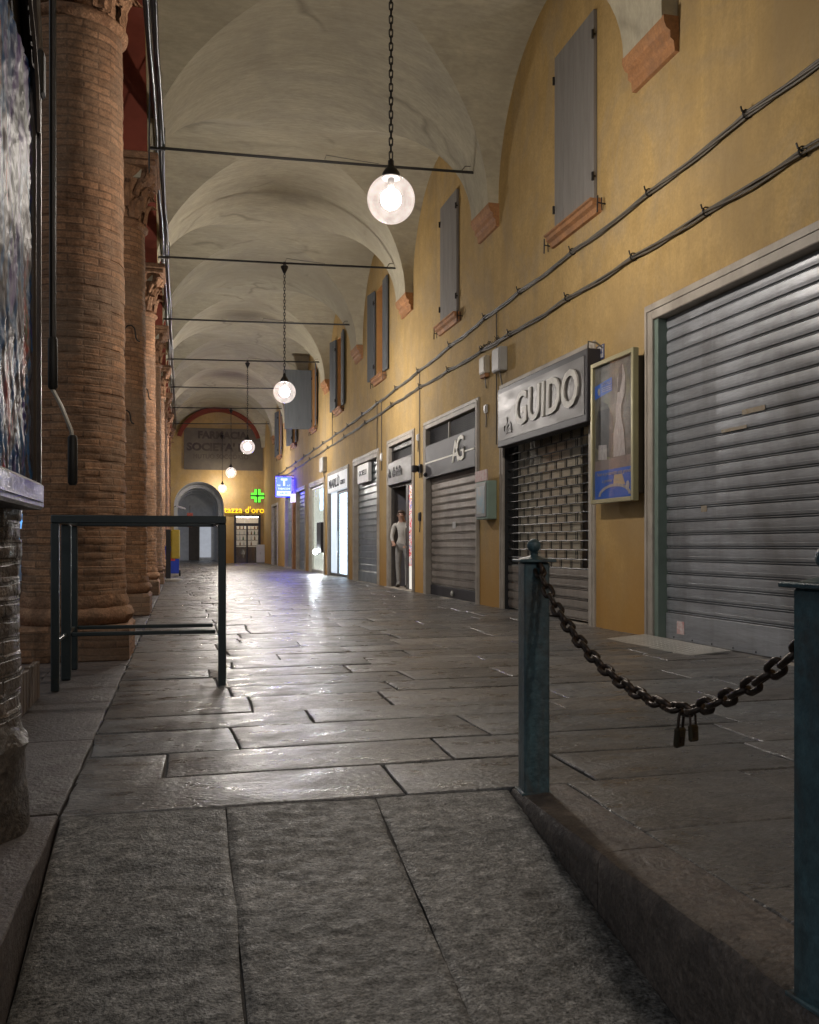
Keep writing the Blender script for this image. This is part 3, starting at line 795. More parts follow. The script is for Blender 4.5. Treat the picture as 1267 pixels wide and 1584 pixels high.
# 1 wide shutter at the right
t=wthing('widest grey roller shutter, beside the poster case on the yellow pier')
a,b,top=SH['s1']; stone_frame(t,a,b,top,.17); threshold(t,a,b,-.05,.2)
MB().box(.0,.20,b-.25,b-.172,0.03,top-.17).box(.0,.20,a+.172,a+.25,.03,top-.17).build('guide_rail',m_greenfr,t)
sh=slats(a+.252,b-.252,.30,top-.172,.132,.10).build('roller_shutter',m_shut,t,smooth=30)
bt=MB().box(.085,.135,a+.252,b-.252,.035,.30,.006); bt.build('bottom_bar',m_shut,sh)
MB().box(.0815,.084,8.60,8.74,.10,.23).build('sticker',M('pink white sticker',(.62,.30,.28),(.75,.70,.68),scale=22),sh)
mb=MB(); mb.box(.0905,.0935,7.28,7.62,2.17,2.215); mb.box(.0905,.0935,7.55,7.95,2.045,2.075); mb.box(.0905,.0935,8.2,8.3,1.32,1.38); mb.build('tape_residue',M('old tape residue',(.27,.20,.12),(.33,.30,.25),scale=14,rough=.7),sh)
mb=MB()
for i in range(9): mb.sphere((.084,8.8-.35*i,.06),.008,8,5)
mb.build('rivet',m_dark,sh)
# tread plate
mb=MB(); mb.prism([(-.50,.028),(-.06,.062),(-.06,.050),(-.50,.018)],'y',7.55,9.15)
for i in range(40):
    for j in range(7):
        s=7.60+i*.038; x=-.46+j*.06; z=.032+(x+.5)*.077
        d=.014 if (i+j)%2 else -.014
        mb.add([(x-.012,s-d,z),(x,s-.006,z+.004),(x+.012,s+d,z),(x,s+.006,z+.004),(x,s,z+.008)],[(0,1,4),(1,2,4),(2,3,4),(3,0,4)])
o=mb.build('tread_plate',m_tread); o.location=(WX,0,0.0); o.rotation_euler=(0,0,WR); tag(o,'chequered steel tread plate on the floor at the wide shutter','tread plate')

# 2 grille shop with raised letters
t=wthing('shopfront with see-through grille shutter and brushed steel name board')
a,b,top=SH['s2']; stone_frame(t,a,b,top,.16); threshold(t,a+.16,b-.16,-.04,.35)
A,B=a+.17,b-.17
g=MB(); z=.70; row=0
while z<2.55:
    g.tube([(.06,A,z),(.06,B,z)],.009,6)
    nn=9; stp=(B-A)/nn
    for i in range(nn+1):
        s=A+stp*(i+(.5 if row%2 else 0))
        if s<B+.01: 
            g.tube([(.06,s,z),(.06,s,z+.118)],.007,5)
            g.tube([(.06,s+.05,z),(.06,s+.05,z+.118)],.005,5)
    z+=.118; row+=1
gr=g.build('grille_shutter',m_iron,t,smooth=50)
slats(A,B,.05,.69,.13,.06,.02).build('solid_skirt',m_shut2,gr,smooth=30)
MB().box(.14,.145,A,B,.06,2.6).build('window_pane',m_glassp,t)
MB().box(.20,.23,11.35,B-.05,.5,2.6).build('blind',m_cream,t)
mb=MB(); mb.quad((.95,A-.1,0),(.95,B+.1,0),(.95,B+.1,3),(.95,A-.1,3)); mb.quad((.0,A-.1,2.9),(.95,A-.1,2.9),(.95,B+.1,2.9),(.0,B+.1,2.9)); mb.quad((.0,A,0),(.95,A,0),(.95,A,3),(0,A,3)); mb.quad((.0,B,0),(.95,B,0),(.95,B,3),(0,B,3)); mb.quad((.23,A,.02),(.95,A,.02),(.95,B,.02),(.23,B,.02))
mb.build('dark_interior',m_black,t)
sg=MB().box(-.19,.0,10.30,13.42,2.44,3.30,.01).build('sign_board',m_dark,t)
MB().box(-.196,-.191,10.36,13.36,2.53,3.22).build('sign_face',m_alu,sg)
mb=MB(); text_wall(mb,'GUIDO',12.62,2.66,.205,.6,extrude=.010,offset=.010,shear=.06,width=2.12,height=.47); mb.build('lettering',m_greyl,sg)
mb=MB(); text_wall(mb,'da',13.15,2.60,.20,.3,extrude=.006,offset=.006,width=.36,height=.24); mb.build('lettering',m_alu,sg)
MB().tube([(-.15,10.36,3.3),(-.16,10.32,3.38),(-.08,10.28,3.36),(-.01,10.25,3.30)],.012,6).build('sign_cable',m_cable,sg,smooth=40)

# 3 dark panel shop
t=wthing('shopfront with closed brown roller shutter under a dark monogram panel')
a,b,top=SH['s3']; stone_frame(t,a,b,top,.15); threshold(t,a,b)
A,B=a+.16,b-.16
mb=MB()
for i in range(int((B-A)/.035)): mb.box(.05,.056,A+i*.035,A+i*.035+.006,2.96,3.25)
for i in range(9): mb.box(.0565,.062,A,B,2.96+i*.034,2.966+i*.034)
vg=mb.build('vent_grille',m_dark,t); MB().box(.09,.1,A,B,2.94,3.26).build('vent_back',m_black,vg); MB().box(.03,.07,16.7,16.74,2.95,3.26).build('mullion',m_stone,vg)
sg=MB().box(-.03,.12,A,B,2.30,2.94,.008).build('sign_panel',m_dark,t)
mb=MB(); text_wall(mb,'A',16.28,2.46,.036,.5,extrude=.008,offset=.004,width=.42,height=.38,shear=.0); text_wall(mb,'G',16.0,2.46,.041,.5,extrude=.008,offset=.004,width=.44,height=.44); mb.box(-.040,-.0305,16.25,B-.02,2.585,2.612); mb.box(-.040,-.0305,A+.02,15.55,2.585,2.612); mb.build('monogram',m_letter,sg)
mb=MB(); text_wall(mb,'gioielli',15.95,2.63,.052,.1,extrude=.003,width=.42,height=.07); mb.build('lettering',m_dark,sg)
MB().sphere((-.05,B-.08,2.38),.045,10,7).build('spot_lamp',m_dark,sg,smooth=60)
sh=slats(A,B,.22,2.32,.14,.09).build('roller_shutter',m_shut2,t,smooth=30)
MB().box(.075,.13,A,B,.03,.22,.005).build('bottom_bar',m_dark,sh); MB().sphere((.06,16.6,.12),.05,12,8,(.6,1,1)).build('lock',m_tread,sh,smooth=60)
mb=MB(); mb.box(.0795,.083,16.45,16.54,1.30,1.42); mb.box(.0795,.083,16.56,16.63,1.30,1.42); mb.build('sticker',m_white,sh)

# 4 open doorway with a person inside
t=wthing('narrow shopfront with its door open and a bright poster inside')
a,b,top=SH['s4']; stone_frame(t,a,b,top,.16); threshold(t,a,b,-.1,1.4,.045)
A,B=a+.17,b-.17
MB().box(.05,.10,A,B,3.14,top-.17).box(.05,.10,A,B,2.88,2.92).box(.05,.10,A,A+.04,2.921,3.139).box(.05,.10,B-.04,B,2.921,3.139).build('transom_frame',m_alu,t)
MB().box(.11,.12,A,B,2.9,3.2).build('transom_glass',m_black,t)
sg=MB().box(-.04,.1,A-.02,B+.02,2.36,2.87,.008).build('sign_panel',m_alu,t)
mb=MB(); text_wall(mb,'La  de Italia',B-.1,2.52,.048,.3,extrude=.006,offset=.004,shear=.2,width=1.25,height=.22); mb.build('lettering',m_dark,sg)
mb=MB(); mb.quad((1.6,A-.2,0),(1.6,B+.2,0),(1.6,B+.2,2.6),(1.6,A-.2,2.6)); mb.quad((0.12,A-.2,2.5),(1.6,A-.2,2.5),(1.6,B+.2,2.5),(.12,B+.2,2.5)); mb.quad((.1,A,0),(1.6,A,0),(1.6,A,2.6),(.1,A,2.6)); mb.quad((.1,B,0),(1.6,B,0),(1.6,B,2.6),(.1,B,2.6))
mb.build('interior',M('shop interior grey',(.12,.12,.14)),t)
d=MB().box(.04,.10,19.80,20.0,.05,2.36).box(.04,.10,A,A+.05,.05,2.36).box(.041,.099,A+.05,19.80,2.28,2.36).box(.04,.10,B-.06,B,.05,2.36).box(.041,.099,20.0,B-.06,2.30,2.36).build('door_frame',m_alu,t)
MB().tube([(.04,19.94,.95),(.0,19.94,1.0),(.0,19.94,1.35),(.04,19.94,1.4)],.014,8).build('handle',m_tread,d,smooth=50)
def poster_mat():
    m=bpy.data.materials.new('lit colourful poster'); m.use_nodes=True; nt=m.node_tree;N=nt.nodes;L=nt.links;p=N['Principled BSDF']
    tc=N.new('ShaderNodeTexCoord'); n=N.new('ShaderNodeTexNoise'); n.inputs['Scale'].default_value=3.2; n.inputs['Detail'].default_value=3; n.inputs['Distortion'].default_value=2.0
    L.new(tc.outputs['Object'],n.inputs['Vector']); r=N.new('ShaderNodeValToRGB'); e=r.color_ramp
    e.interpolation='CONSTANT'
    for q,c in ((.0,(.9,.85,.8,1)),(.40,(.8,.05,.08,1)),(.47,(.95,.9,.9,1)),(.53,(.9,.45,.05,1)),(.57,(.25,.3,.8,1)),(.62,(.95,.85,.8,1)),(.68,(.75,.1,.1,1))):
        el=e.elements.new(q); el.color=c
    L.new(n.outputs['Fac'],r.inputs[0]); L.new(r.outputs[0],p.inputs['Base Color']); L.new(r.outputs[0],p.inputs['Emission Color']); p.inputs['Emission Strength'].default_value=.3; return m
MB().box(.06,.08,A+.05,19.80,.55,2.28).build('lit_poster',poster_mat(),t)
MB().box(.06,.08,A+.05,19.80,.06,.549).build('lit_panel',emis('lit white panel',(1,.95,.85),.7),t)

# person in the doorway (one continuous body)
def person():
    me=bpy.data.meshes.new('person'); 
    J=[(0,0,.93),(0,.0,1.10),(-.03,0,1.28),(-.07,0,1.42),(-.11,0,1.50),(-.15,0,1.60),(-.17,0,1.70),   #0-6 pelvis..head top
       (-.01,.10,.90),(.01,.12,.50),(.03,.11,.09),(-.09,.12,.03),                                          #7-10 far leg
       (-.01,-.10,.90),(-.03,-.11,.50),(-.02,-.10,.09),(-.14,-.11,.03),                                    #11-14
       (-.06,.19,1.40),(-.10,.24,1.13),(-.24,.16,.98),(-.31,.12,.97),                                       #15-18 arm
       (-.06,-.19,1.40),(-.09,-.24,1.13),(-.22,-.17,.95),(-.29,-.13,.93)]
    R=[(.16,.13),(.145,.11),(.155,.115),(.11,.09),(.055,.055),(.085,.075),(.06,.055),
       (.095,.095),(.065,.065),(.045,.05),(.035,.03),(.095,.095),(.065,.065),(.045,.05),(.035,.03),
       (.06,.06),(.043,.043),(.034,.034),(.03,.02),(.06,.06),(.043,.043),(.034,.034),(.03,.02)]
    E_=[(0,1),(1,2),(2,3),(3,4),(4,5),(5,6),(0,7),(7,8),(8,9),(9,10),(0,11),(11,12),(12,13),(13,14),(3,15),(15,16),(16,17),(17,18),(3,19),(19,20),(20,21),(21,22)]
    for hand in (18,22):   # five fingers rooted in each palm
        p=Vector(J[hand])
        for q,(dy,l) in enumerate(((-.026,.055),(-.012,.075),(.002,.08),(.016,.074),(.028,.058))):
            i=len(J); J.append((p.x-.02,p.y+dy,p.z-.012*(q>0)+.008*(q==0))); J.append((p.x-.02-l*.6,p.y+dy*1.15,p.z-.02)); J.append((p.x-.02-l*.9,p.y+dy*1.1,p.z-.045))
            R+= [(.010,.010),(.009,.009),(.008,.008)]; E_+=[(hand,i),(i,i+1),(i+1,i+2)]
    me.from_pydata(J,E_,[]); o=bpy.data.objects.new('person_tmp',me); col.objects.link(o)
    sk=o.modifiers.new('s','SKIN'); 
    for v,r in zip(me.skin_vertices[0].data,R): v.radius=r
    me.skin_vertices[0].data[0].use_root=True
    sb=o.modifiers.new('b','SUBSURF'); sb.levels=2; sb.render_levels=2
    dg=bpy.context.evaluated_depsgraph_get(); m2=bpy.data.meshes.new_from_object(o.evaluated_get(dg)); bpy.data.objects.remove(o)
    # face: brow, nose and chin pulled from the head's front
    for v in m2.vertices:
        x,y,z=v.co
        if z>1.53 and x<-.20:
            v.co.x -= .028*math.exp(-((y/.016)**2+((z-1.605)/.022)**2)) - .008*math.exp(-(((abs(y)-.03)/.014)**2+((z-1.63)/.014)**2)) - .006*math.exp(-((y/.03)**2+((z-1.565)/.007)**2))
    m2.name='person'; m2.polygons.foreach_set('use_smooth',[True]*len(m2.polygons))
    mats=[M('skin',(.50,.29,.21),rough=.6),M('pale loose clothing',(.56,.54,.50),(.42,.40,.37),rough=.85,scale=5,bump=.3,bscale=12)]
    mats.append(M('light grey trousers',(.36,.35,.33),(.26,.25,.24),rough=.85,scale=6,bump=.4,bscale=10))
    for m in mats: m2.materials.append(m)
    for p in m2.polygons:
        c=p.center; p.material_index=0 if (c.z>1.475 or (c.x<-.20 and c.z<1.05 and c.z>.85)) else (2 if c.z<.98 else 1)
    o=bpy.data.objects.new('person',m2); col.objects.link(o); return o
pr=person(); pr.location=wpos(20.92,-.20,.045); pr.rotation_euler=(0,0,math.radians(62)); pr.scale=(1.0,1.0,1.0)
tag(pr,'person in pale clothes standing bowed inside the open doorway','person')
hb=MB(); hb.sphere((-.150,0,1.645),.098,16,12,(1.05,.92,1.02)); hb.v=[v for v in hb.v]
hb.v=[(max(x,-.185) if z<1.69 else x,y,max(z,1.60)) for x,y,z in hb.v]
hb.build('hair',M('grey brown hair',(.10,.07,.055),rough=.7),pr,smooth=60)
mb=MB()
for y in (-.03,.03): mb.sphere((-.226,y,1.632),.011,8,6)
mb.build('eye',M('eyes',(.05,.04,.04),rough=.2),pr,smooth=60)
mb=MB()
for y in (-.11,.11):
    x0=-.09 if y>0 else -.14
    mb.sphere((x0+.035-.02,y,.035),.06,12,8,(1.9,.8,.6))
mb.v=[(x,y,max(z,.0)) for x,y,z in mb.v]; mb.build('shoe',M('dark shoes',(.05,.045,.04)),pr,smooth=60)
mb=MB()
for y in (-.092,.092): mb.sphere((-.145,y,1.615),.03,8,6,(.6,.35,1))
mb.build('ear',bpy.data.materials['skin'],pr,smooth=60)

# 5 blue grey roller
t=wthing('shopfront with pale blue grey roller shutter and small hanging white sign')
a,b,top=SH['s5']; stone_frame(t,a,b,top,.2); threshold(t,a,b)
A,B=a+.21,b-.21
sh=slats(A,B,.30,top-.205,.17,.10,.05).build('roller_shutter',m_shut3,t,smooth=30); MB().box(.09,.14,A,B,.03,.30,.005).build('bottom_bar',m_shut3,sh)
sg=MB().box(-.02,.07,23.75,25.2,2.62,3.12,.01).build('sign_box',m_white,t)
mb=MB(); text_wall(mb,'GIOIELLI',25.0,2.82,.024,.2,extrude=.003,offset=.004,width=1.0,height=.14); mb.build('lettering',m_dark,sg)
# 6 white lit shop
t=wthing('lit shopfront with white name board and bright bluish doorway')
a,b,top=SH['s6']; stone_frame(t,a,b,top,.10); threshold(t,a,b)
A,B=a+.11,b-.11
sg=MB().box(-.04,.1,A,B,2.64,top-.11,.008).build('sign_board',M('lit white board',(.7,.7,.68),emit=(.9,.93,1),estr=.35),t)
mb=MB(); text_wall(mb,'MARLÙ',B-.25,2.76,.044,.3,extrude=.005,offset=.01,width=1.9,height=.34); text_wall(mb,'GIOIELLI',27.75,2.78,.044,.1,extrude=.004,width=.75,height=.13); mb.build('lettering',m_black,sg)
MB().box(.13,.16,A,28.82,.05,2.63).build('lit_interior',emis('bluish white interior',(.62,.80,1.0),4.0),t)
MB().box(.05,.10,A,A+.06,.05,2.63).box(.05,.10,B-.06,B,.05,2.63).box(.05,.1,28.75,28.82,.05,2.63).box(.05,.1,A+.061,28.749,.05,.13).box(.05,.1,28.821,B-.061,.05,.13).box(.05,.1,A+.061,28.749,2.55,2.63).build('door_frame',m_alu,t)
MB().box(.06,.30,28.821,B-.061,.13,2.63).build('reveal_panel',M('lit reveal panel',(.6,.62,.65),emit=(.70,.84,1),estr=.8),t)
MB().box(.07,.075,A+.06,28.75,.13,2.55).build('door_pane',m_glassp,t)
MB().tube([(.04,28.6,.8),(.02,28.6,.82),(.02,28.6,1.4),(.04,28.6,1.42)],.014,6).build('handle',m_tread,t)
# 7 lit window with pattern
t=wthing('lit window shopfront with pale curtain and neon pattern at its top')
a,b,top=SH['s7']; stone_frame(t,a,b,top,.18); threshold(t,a,b)
A,B=a+.19,b-.19
MB().box(.12,.15,A,B,.05,top-.19).build('lit_curtain',M('warm lit curtain',(.6,.6,.5),(.45,.46,.36),scale=4,stretch=(1,6,.2),emit=(.85,.92,.82),estr=1.3),t)
MB().box(.05,.10,A,A+.05,.05,3.03).box(.05,.10,B-.05,B,.05,3.03).box(.05,.1,A+.051,B-.051,2.97,3.03).box(.05,.1,A+.051,B-.051,.05,.14).build('window_frame',m_tread,t)
MB().box(.07,.075,A+.05,B-.05,.14,2.97).build('window_pane',m_glassp,t)
mb=MB(); rr=random.Random(5)
for i in range(7):
    s=A+.25+i*.17; P=[(.06,s+.1*math.sin(j*1.3+i),2.9-j*.09) for j in range(9)]
    mb.tube(P,.010,5)
mb.build('neon_pattern',emis('pale blue neon',(.55,.75,1),1.6),t,smooth=60)
mb=MB(); mb.box(-.12,-.02,31.0,31.9,.75,1.75,.01); mb.build('notice_board',m_dark,t)
# 8 roller, bluish; 9 dark door with pilaster; 10 far door
t=wthing('far shopfront with violet lit roller shutter beside the blue sign')
a,b,top=SH['s8']; stone_frame(t,a,b,top,.15); threshold(t,a,b); slats(a+.16,b-.16,.03,top-.16,.15,.1,.03).build('roller_shutter',m_shut3,t,smooth=30)
t=wthing('far shopfront with small-mesh shutter under the blue tobacconist sign')
a,b,top=SH['s9']; stone_frame(t,a,b,top,.12); threshold(t,a,b); slats(a+.13,b-.13,.03,top-.13,.11,.1,.03).build('roller_shutter',m_shut3,t,smooth=30)
t=wthing('farthest dark doorway on the shop wall near the bar')
a,b,top=SH['s10']; stone_frame(t,a,b,top,.12); threshold(t,a,b); slats(a+.13,b-.13,.03,top-.13,.13,.1,.03).build('roller_shutter',m_shut2,t,smooth=30)
MB().box(-.12,-.002,38.3,38.75,-.02,3.0,.01).build('pilaster',m_sill,wall)

# ------------------------------------------------------------------ poster case on the yellow pier
t=wthing('glazed poster case with blue and white poster on the yellow pier','poster_case','poster case')
MB().box(-.10,0.02,9.26,10.12,1.55,3.02,.01).build('back_box',M('brown case side',(.10,.075,.045),rough=.6,bump=.2),t)
s0,s1,z0,z1=9.20,10.25,1.47,3.09
mg=M('gilt aluminium frame',(.42,.37,.20),(.36,.32,.18),rough=.35,metal=.5)
fr=MB(); w_=.05
fr.box(-.17,-.10,s0,s0+w_,z0,z1,.006).box(-.17,-.10,s1-w_,s1,z0,z1,.006).box(-.169,-.101,s0+w_+.001,s1-w_-.001,z0,z0+w_,.006).box(-.169,-.101,s0+w_+.001,s1-w_-.001,z1-w_,z1,.006); fr.build('case_frame',mg,t)
pp=MB().box(-.130,-.105,s0+w_,s1-w_,z0+w_,z1-w_).build('poster',M('grey rocky photograph',(.03,.034,.032),(.20,.195,.18),scale=6,stretch=(1,1,.8),grime=(.20,.22,.07),gscale=2.2,rough=.35),t)
mblue=M('printed blue',(.01,.10,.50),(.015,.13,.56),rough=.35); mw=M('printed white',(.50,.47,.46),(.26,.24,.24),scale=11,stretch=(1,6,1),rough=.35)
mbrt=M('printed dark cave',(.03,.032,.035),(.07,.07,.07),scale=7,rough=.4)
def flat(poly,x): 
    m=MB(); n=len(poly); m.add([(x,a,b) for a,b in poly],[tuple(range(n))]); return m
P=lambda u,v:(s1-w_-u*(s1-s0-2*w_), z0+w_+v*(z1-z0-2*w_))     # u from left, v from bottom
flat([P(0,0),P(1,0),P(1,.215),P(0,.215)],-0.1320).build('blue_band',mblue,pp)
flat([P(0,.76),P(.46,.79),P(.46,.89),P(0,.86)],-0.1330).build('blue_label',mblue,pp)
flat([P(0,.215),P(1,.215),P(1,.30),P(0,.29)],-0.1310).build('pale_floor',M('printed stone floor',(.24,.19,.18),rough=.35),pp)
flat([P(.02,.40),P(.05,.62),P(.16,.74),P(.34,.70),P(.48,.60),P(.50,.42),P(.42,.30),P(.2,.33)],-0.1315).build('cave',mbrt,pp)
flat([P(.50,.30),P(.50,.47),P(.56,.56),P(.56,.66),P(.60,.72),P(.60,.86),P(.66,.94),P(.74,.95),P(.80,.86),P(.78,.74),P(.70,.66),P(.70,.58),P(.76,.48),P(.80,.30)],-0.1340).build('white_fountain',mw,pp)
flat([P(.60,.76),P(.64,.93),P(.72,.96),P(.73,.86),P(.66,.76)],-0.1350).build('dark_veil',mbrt,pp)
flat([P(.08,.30),P(.1,.41),P(.32,.40),P(.33,.29)],-0.1330).build('pale_block',mw,pp)
mb=MB()
for i in range(16):
    a=PI*i/15; b=PI*(i+1)/15
    if i==15: break
    mb.add([(-0.1350,*P(.52+.42*math.cos(a)*1.0,.02+.085*math.sin(a))),(-0.1350,*P(.52+.42*math.cos(b),.02+.085*math.sin(b))),(-0.1350,*P(.52+.36*math.cos(b),.02+.065*math.sin(b))),(-0.1350,*P(.52+.36*math.cos(a),.02+.065*math.sin(a)))],[(0,1,2,3)])
mb.build('white_arc',mw,pp)
flat([P(.50,.105),P(.52,.17),P(.72,.17),P(.80,.09)],-0.1345).build('beige_patch',M('printed beige',(.55,.43,.28),rough=.35),pp)
mb=MB()
ang=[2*PI*i/14 for i in range(14)]
mb.add([(-0.1360,*P(.86+.045*math.cos(q),.085+.03*math.sin(q))) for q in ang],[tuple(range(14))]); mb.build('round_seal',mw,pp)
mb=MB(); q=P(.06,.165); text_wall(mb,'Non vi prometto una grande',q[0],q[1],.1355,.08,extrude=.0005,shear=.3,width=.85,height=.055)
q=P(.2,.115); text_wall(mb,'a prima vista',q[0],q[1],.1355,.08,extrude=.0005,shear=.3,width=.42,height=.045)
q=P(.19,.845); text_wall(mb,'UNITALSI',q[0],q[1],.1355,.08,extrude=.0005,width=.24,height=.035)
for i in range(3):
    q=P(.19,.828-.014*i); mb.add([(-0.1355,q[0],q[1]),(-0.1355,q[0]-.25,q[1]),(-0.1355,q[0]-.25,q[1]+.007),(-0.1355,q[0],q[1]+.007)],[(0,1,2,3)])
mb.add([(-0.1355,*P(.12+.04*math.cos(q)*(1 if math.sin(q)>0 else .8),.81+.028*math.sin(q))) for q in ang],[tuple(range(14))])
mb.build('poster_text',mw,pp)
MB().box(-.158,-.155,s0+w_,s1-w_,z0+w_,z1-w_).build('glass',glass('case glass',.9,rough=.02),t)
# house number
t=wthing('small blue and white house number tile above the poster case','house_number','sign')
MB().box(-.012,.0,10.22,10.42,3.17,3.345,.003).build('tile',M('blue enamel',(.02,.03,.12),rough=.3),t); MB().box(-.0135,-.0121,10.24,10.40,3.19,3.325).build('tile_face',M('enamel white',(.6,.58,.55),rough=.3),t)
mb=MB(); text_wall(mb,'114',10.388,3.205,.0145,.1,extrude=.0008,offset=.002,width=.135,height=.105); mb.build('digits',bpy.data.materials['blue enamel'],t)
# letter box
t=wthing('mint green glazed notice box with pink label between two shopfronts','notice_box','box')
MB().box(-.16,0,13.98,14.52,1.40,2.00,.012).build('box_body',m_mint,t)
MB().box(-.175,-.161,14.02,14.50,1.44,1.97,.004).build('door_frame',m_util,t); MB().box(-.178,-.1755,14.07,14.45,1.49,1.92).build('notice',M('notice papers',(.55,.52,.47),(.25,.45,.55),scale=5,rough=.3),t)
MB().box(-.17,-.15,13.98,14.55,2.0,2.17).build('label_plate',M('pink label',(.52,.25,.23),(.6,.5,.46),scale=20),t)
def wbox(name,label,cat,s0,s1,z0,z1,d,mat,extra=None):
    t=wthing(label,name,cat); MB().box(-d,0,s0,s1,z0,z1,.012).build('body',mat,t)
    MB().box(-d-.012,-d-.0005,s0+.02,s1-.02,z0+.02,z1-.02,.006).build('cover',mat,t)
    MB().tube([(-d*.5,(s0+s1)/2,z0+.005),(-d*.4,(s0+s1)/2,z0-.08),(-.015,(s0+s1)/2+.02,z0-.22)],.01,6).build('cable_tail',m_cable,t,smooth=40); return t
wbox('junction_box','grey steel utility box left of the brushed steel sign','utility box',13.50,13.84,3.62,3.98,.13,m_util)
t=wbox('siren_box','small beige siren box left of the grey utility box','siren',14.30,14.58,3.72,4.0,.09,m_beige); MB().box(-.085,-.01,14.31,14.57,3.66,3.718,.01).build('lamp_lens',m_sill,t)
wbox('wall_switch','little white box beside the dark monogram panel','switch box',14.40,14.50,3.10,3.24,.04,m_white)
wbox('far_utility_box','pale box on the wall above the white lit board','utility box',30.45,31.1,3.38,3.85,.14,m_util)
wbox('door_bell_box','dark bell box on the yellow pier right of the open doorway','bell',18.55,18.70,1.48,1.66,.03,m_dark)
wbox('white_wall_tag','little white tag right of the small hanging sign','switch box',22.15,22.3,3.0,3.2,.03,m_white)
wbox('pale_wall_tag','pale tag between the open doorway and the monogram shop','switch box',18.7,18.82,3.12,3.26,.03,m_white)
t=wthing('small dark wall lamp beside the monogram shutter','wall_lamp','wall lamp')
MB().box(-.06,0,18.45,18.6,2.45,2.62,.01).build('bracket',m_dark,t); MB().lathe([(.03,0),(.07,.02),(.075,.12),(.06,.14)],16).build('lamp_head',m_dark,t,smooth=40).location=(-.13,18.6,2.46)
# low dazzling lamp
t=wthing('small dazzling white lamp low on the wall of the lit window','spot_lamp','lamp')
MB().box(-.10,0,31.95,32.05,.70,.80,.005).build('bracket',m_dark,t)
MB().lathe([(.04,0),(.075,.02),(.09,.10),(.09,.115)],18).build('housing',m_dark,t,smooth=40)
h=[o for o in t.children if o.name.startswith('housing')][0]; h.rotation_euler=(PI/2,0,0); h.location=(-.16,32.05,.77)
MB().sphere((-.16,31.92,.77),.075,14,9,(1,.35,1)).build('lens',emis('dazzling lens',(.92,.97,1),700),t,smooth=180)
# tobacconist sign
t=wthing('square blue lit tobacconist sign sticking out from the wall','tobacconist_sign','sign')
MB().box(-.72,-.10,38.95,39.10,2.98,3.78,.01).build('sign_box',M('blue sign box',(.02,.07,.4),emit=(.010,.016,1.0),estr=26),t)
MB().tube([(0,39.02,3.72),(-.12,39.02,3.72)],.02,8).tube([(0,39.02,3.85),(-.74,39.02,3.85)],.015,8).build('bracket',m_iron,t)
mwl=emis('white lit letters',(.8,.9,1),1.6)
def tf(body,x0,z0,**k):
    m=MB(); text_front(m,body,x0,z0,38.946,**k); return m
m=MB(); text_front(m,'T',-.53,3.42,38.944,.4,extrude=.003,offset=.018,width=.26,height=.29); text_front(m,'Sali',-.68,3.40,38.944,.1,extrude=.003,width=.13,height=.08); text_front(m,'n.1',-.27,3.40,38.944,.1,extrude=.003,width=.1,height=.08)
text_front(m,'TABACCHI',-.66,3.26,38.944,.1,extrude=.003,offset=.002,width=.5,height=.075); m.box(-.68,-.14,38.94,38.948,3.02,3.20); m.build('lettering',mwl,t)
m=MB(); text_front(m,'CARUSO',-.65,3.06,38.936,.1,extrude=.003,offset=.004,width=.46,height=.1); m.build('shop_name',bpy.data.materials['blue sign box'],t)
MB().box(-.16,-.02,38.2,38.8,2.72,3.06,.01).build('small_sign',M('pink blue lit sign',(.5,.4,.6),(.7,.3,.4),scale=6,emit=(.75,.7,1),estr=1.5),t)

# ------------------------------------------------------------------ end wall
YE=52.0
ew=thing('end_wall','ochre wall closing the far end of the portico','wall')
mb=MB(); ac,ar,az=.90,1.30,3.08      # arch opening centre, radius, springing
def q2(x0,x1,z0,z1): mb.quad((x0,YE,z0),(x1,YE,z0),(x1,YE,z1),(x0,YE,z1))
q2(-1.5,ac-ar,-.2,9.4)
N_=24
for i in range(N_):
    a0,a1=PI-PI*i/N_,PI-PI*(i+1)/N_
    mb.quad((ac+ar*math.cos(a0),YE,az+ar*math.sin(a0)),(ac+ar*math.cos(a1),YE,az+ar*math.sin(a1)),(ac+ar*math.cos(a1),YE,9.4),(ac+ar*math.cos(a0),YE,9.4))
q2(ac+ar,2.74,-.2,9.4); q2(2.74,4.16,2.62,9.4); q2(4.16,5.2,-.2,9.4)
mb.build('plaster',m_wall,ew)
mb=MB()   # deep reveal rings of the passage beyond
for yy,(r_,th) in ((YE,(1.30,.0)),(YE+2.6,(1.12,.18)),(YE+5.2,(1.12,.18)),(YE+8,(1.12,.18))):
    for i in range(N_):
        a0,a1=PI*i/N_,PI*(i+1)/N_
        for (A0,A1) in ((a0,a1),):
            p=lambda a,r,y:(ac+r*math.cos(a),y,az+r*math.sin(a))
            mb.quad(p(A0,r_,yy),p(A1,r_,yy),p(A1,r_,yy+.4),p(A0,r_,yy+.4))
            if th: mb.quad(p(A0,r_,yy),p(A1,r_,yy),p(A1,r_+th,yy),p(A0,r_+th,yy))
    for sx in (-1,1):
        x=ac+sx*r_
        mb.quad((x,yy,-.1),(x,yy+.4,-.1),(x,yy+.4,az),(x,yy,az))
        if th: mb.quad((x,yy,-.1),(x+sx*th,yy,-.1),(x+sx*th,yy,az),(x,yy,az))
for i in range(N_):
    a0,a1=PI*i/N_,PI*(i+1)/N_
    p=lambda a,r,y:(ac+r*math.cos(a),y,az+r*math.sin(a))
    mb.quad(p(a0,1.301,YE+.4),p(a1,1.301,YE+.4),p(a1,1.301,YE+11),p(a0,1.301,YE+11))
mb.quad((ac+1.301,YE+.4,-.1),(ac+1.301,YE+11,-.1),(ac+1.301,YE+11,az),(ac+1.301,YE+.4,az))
mb.quad((-3,YE+11,-.1),(5,YE+11,-.1),(5,YE+11,6),(-3,YE+11,6))
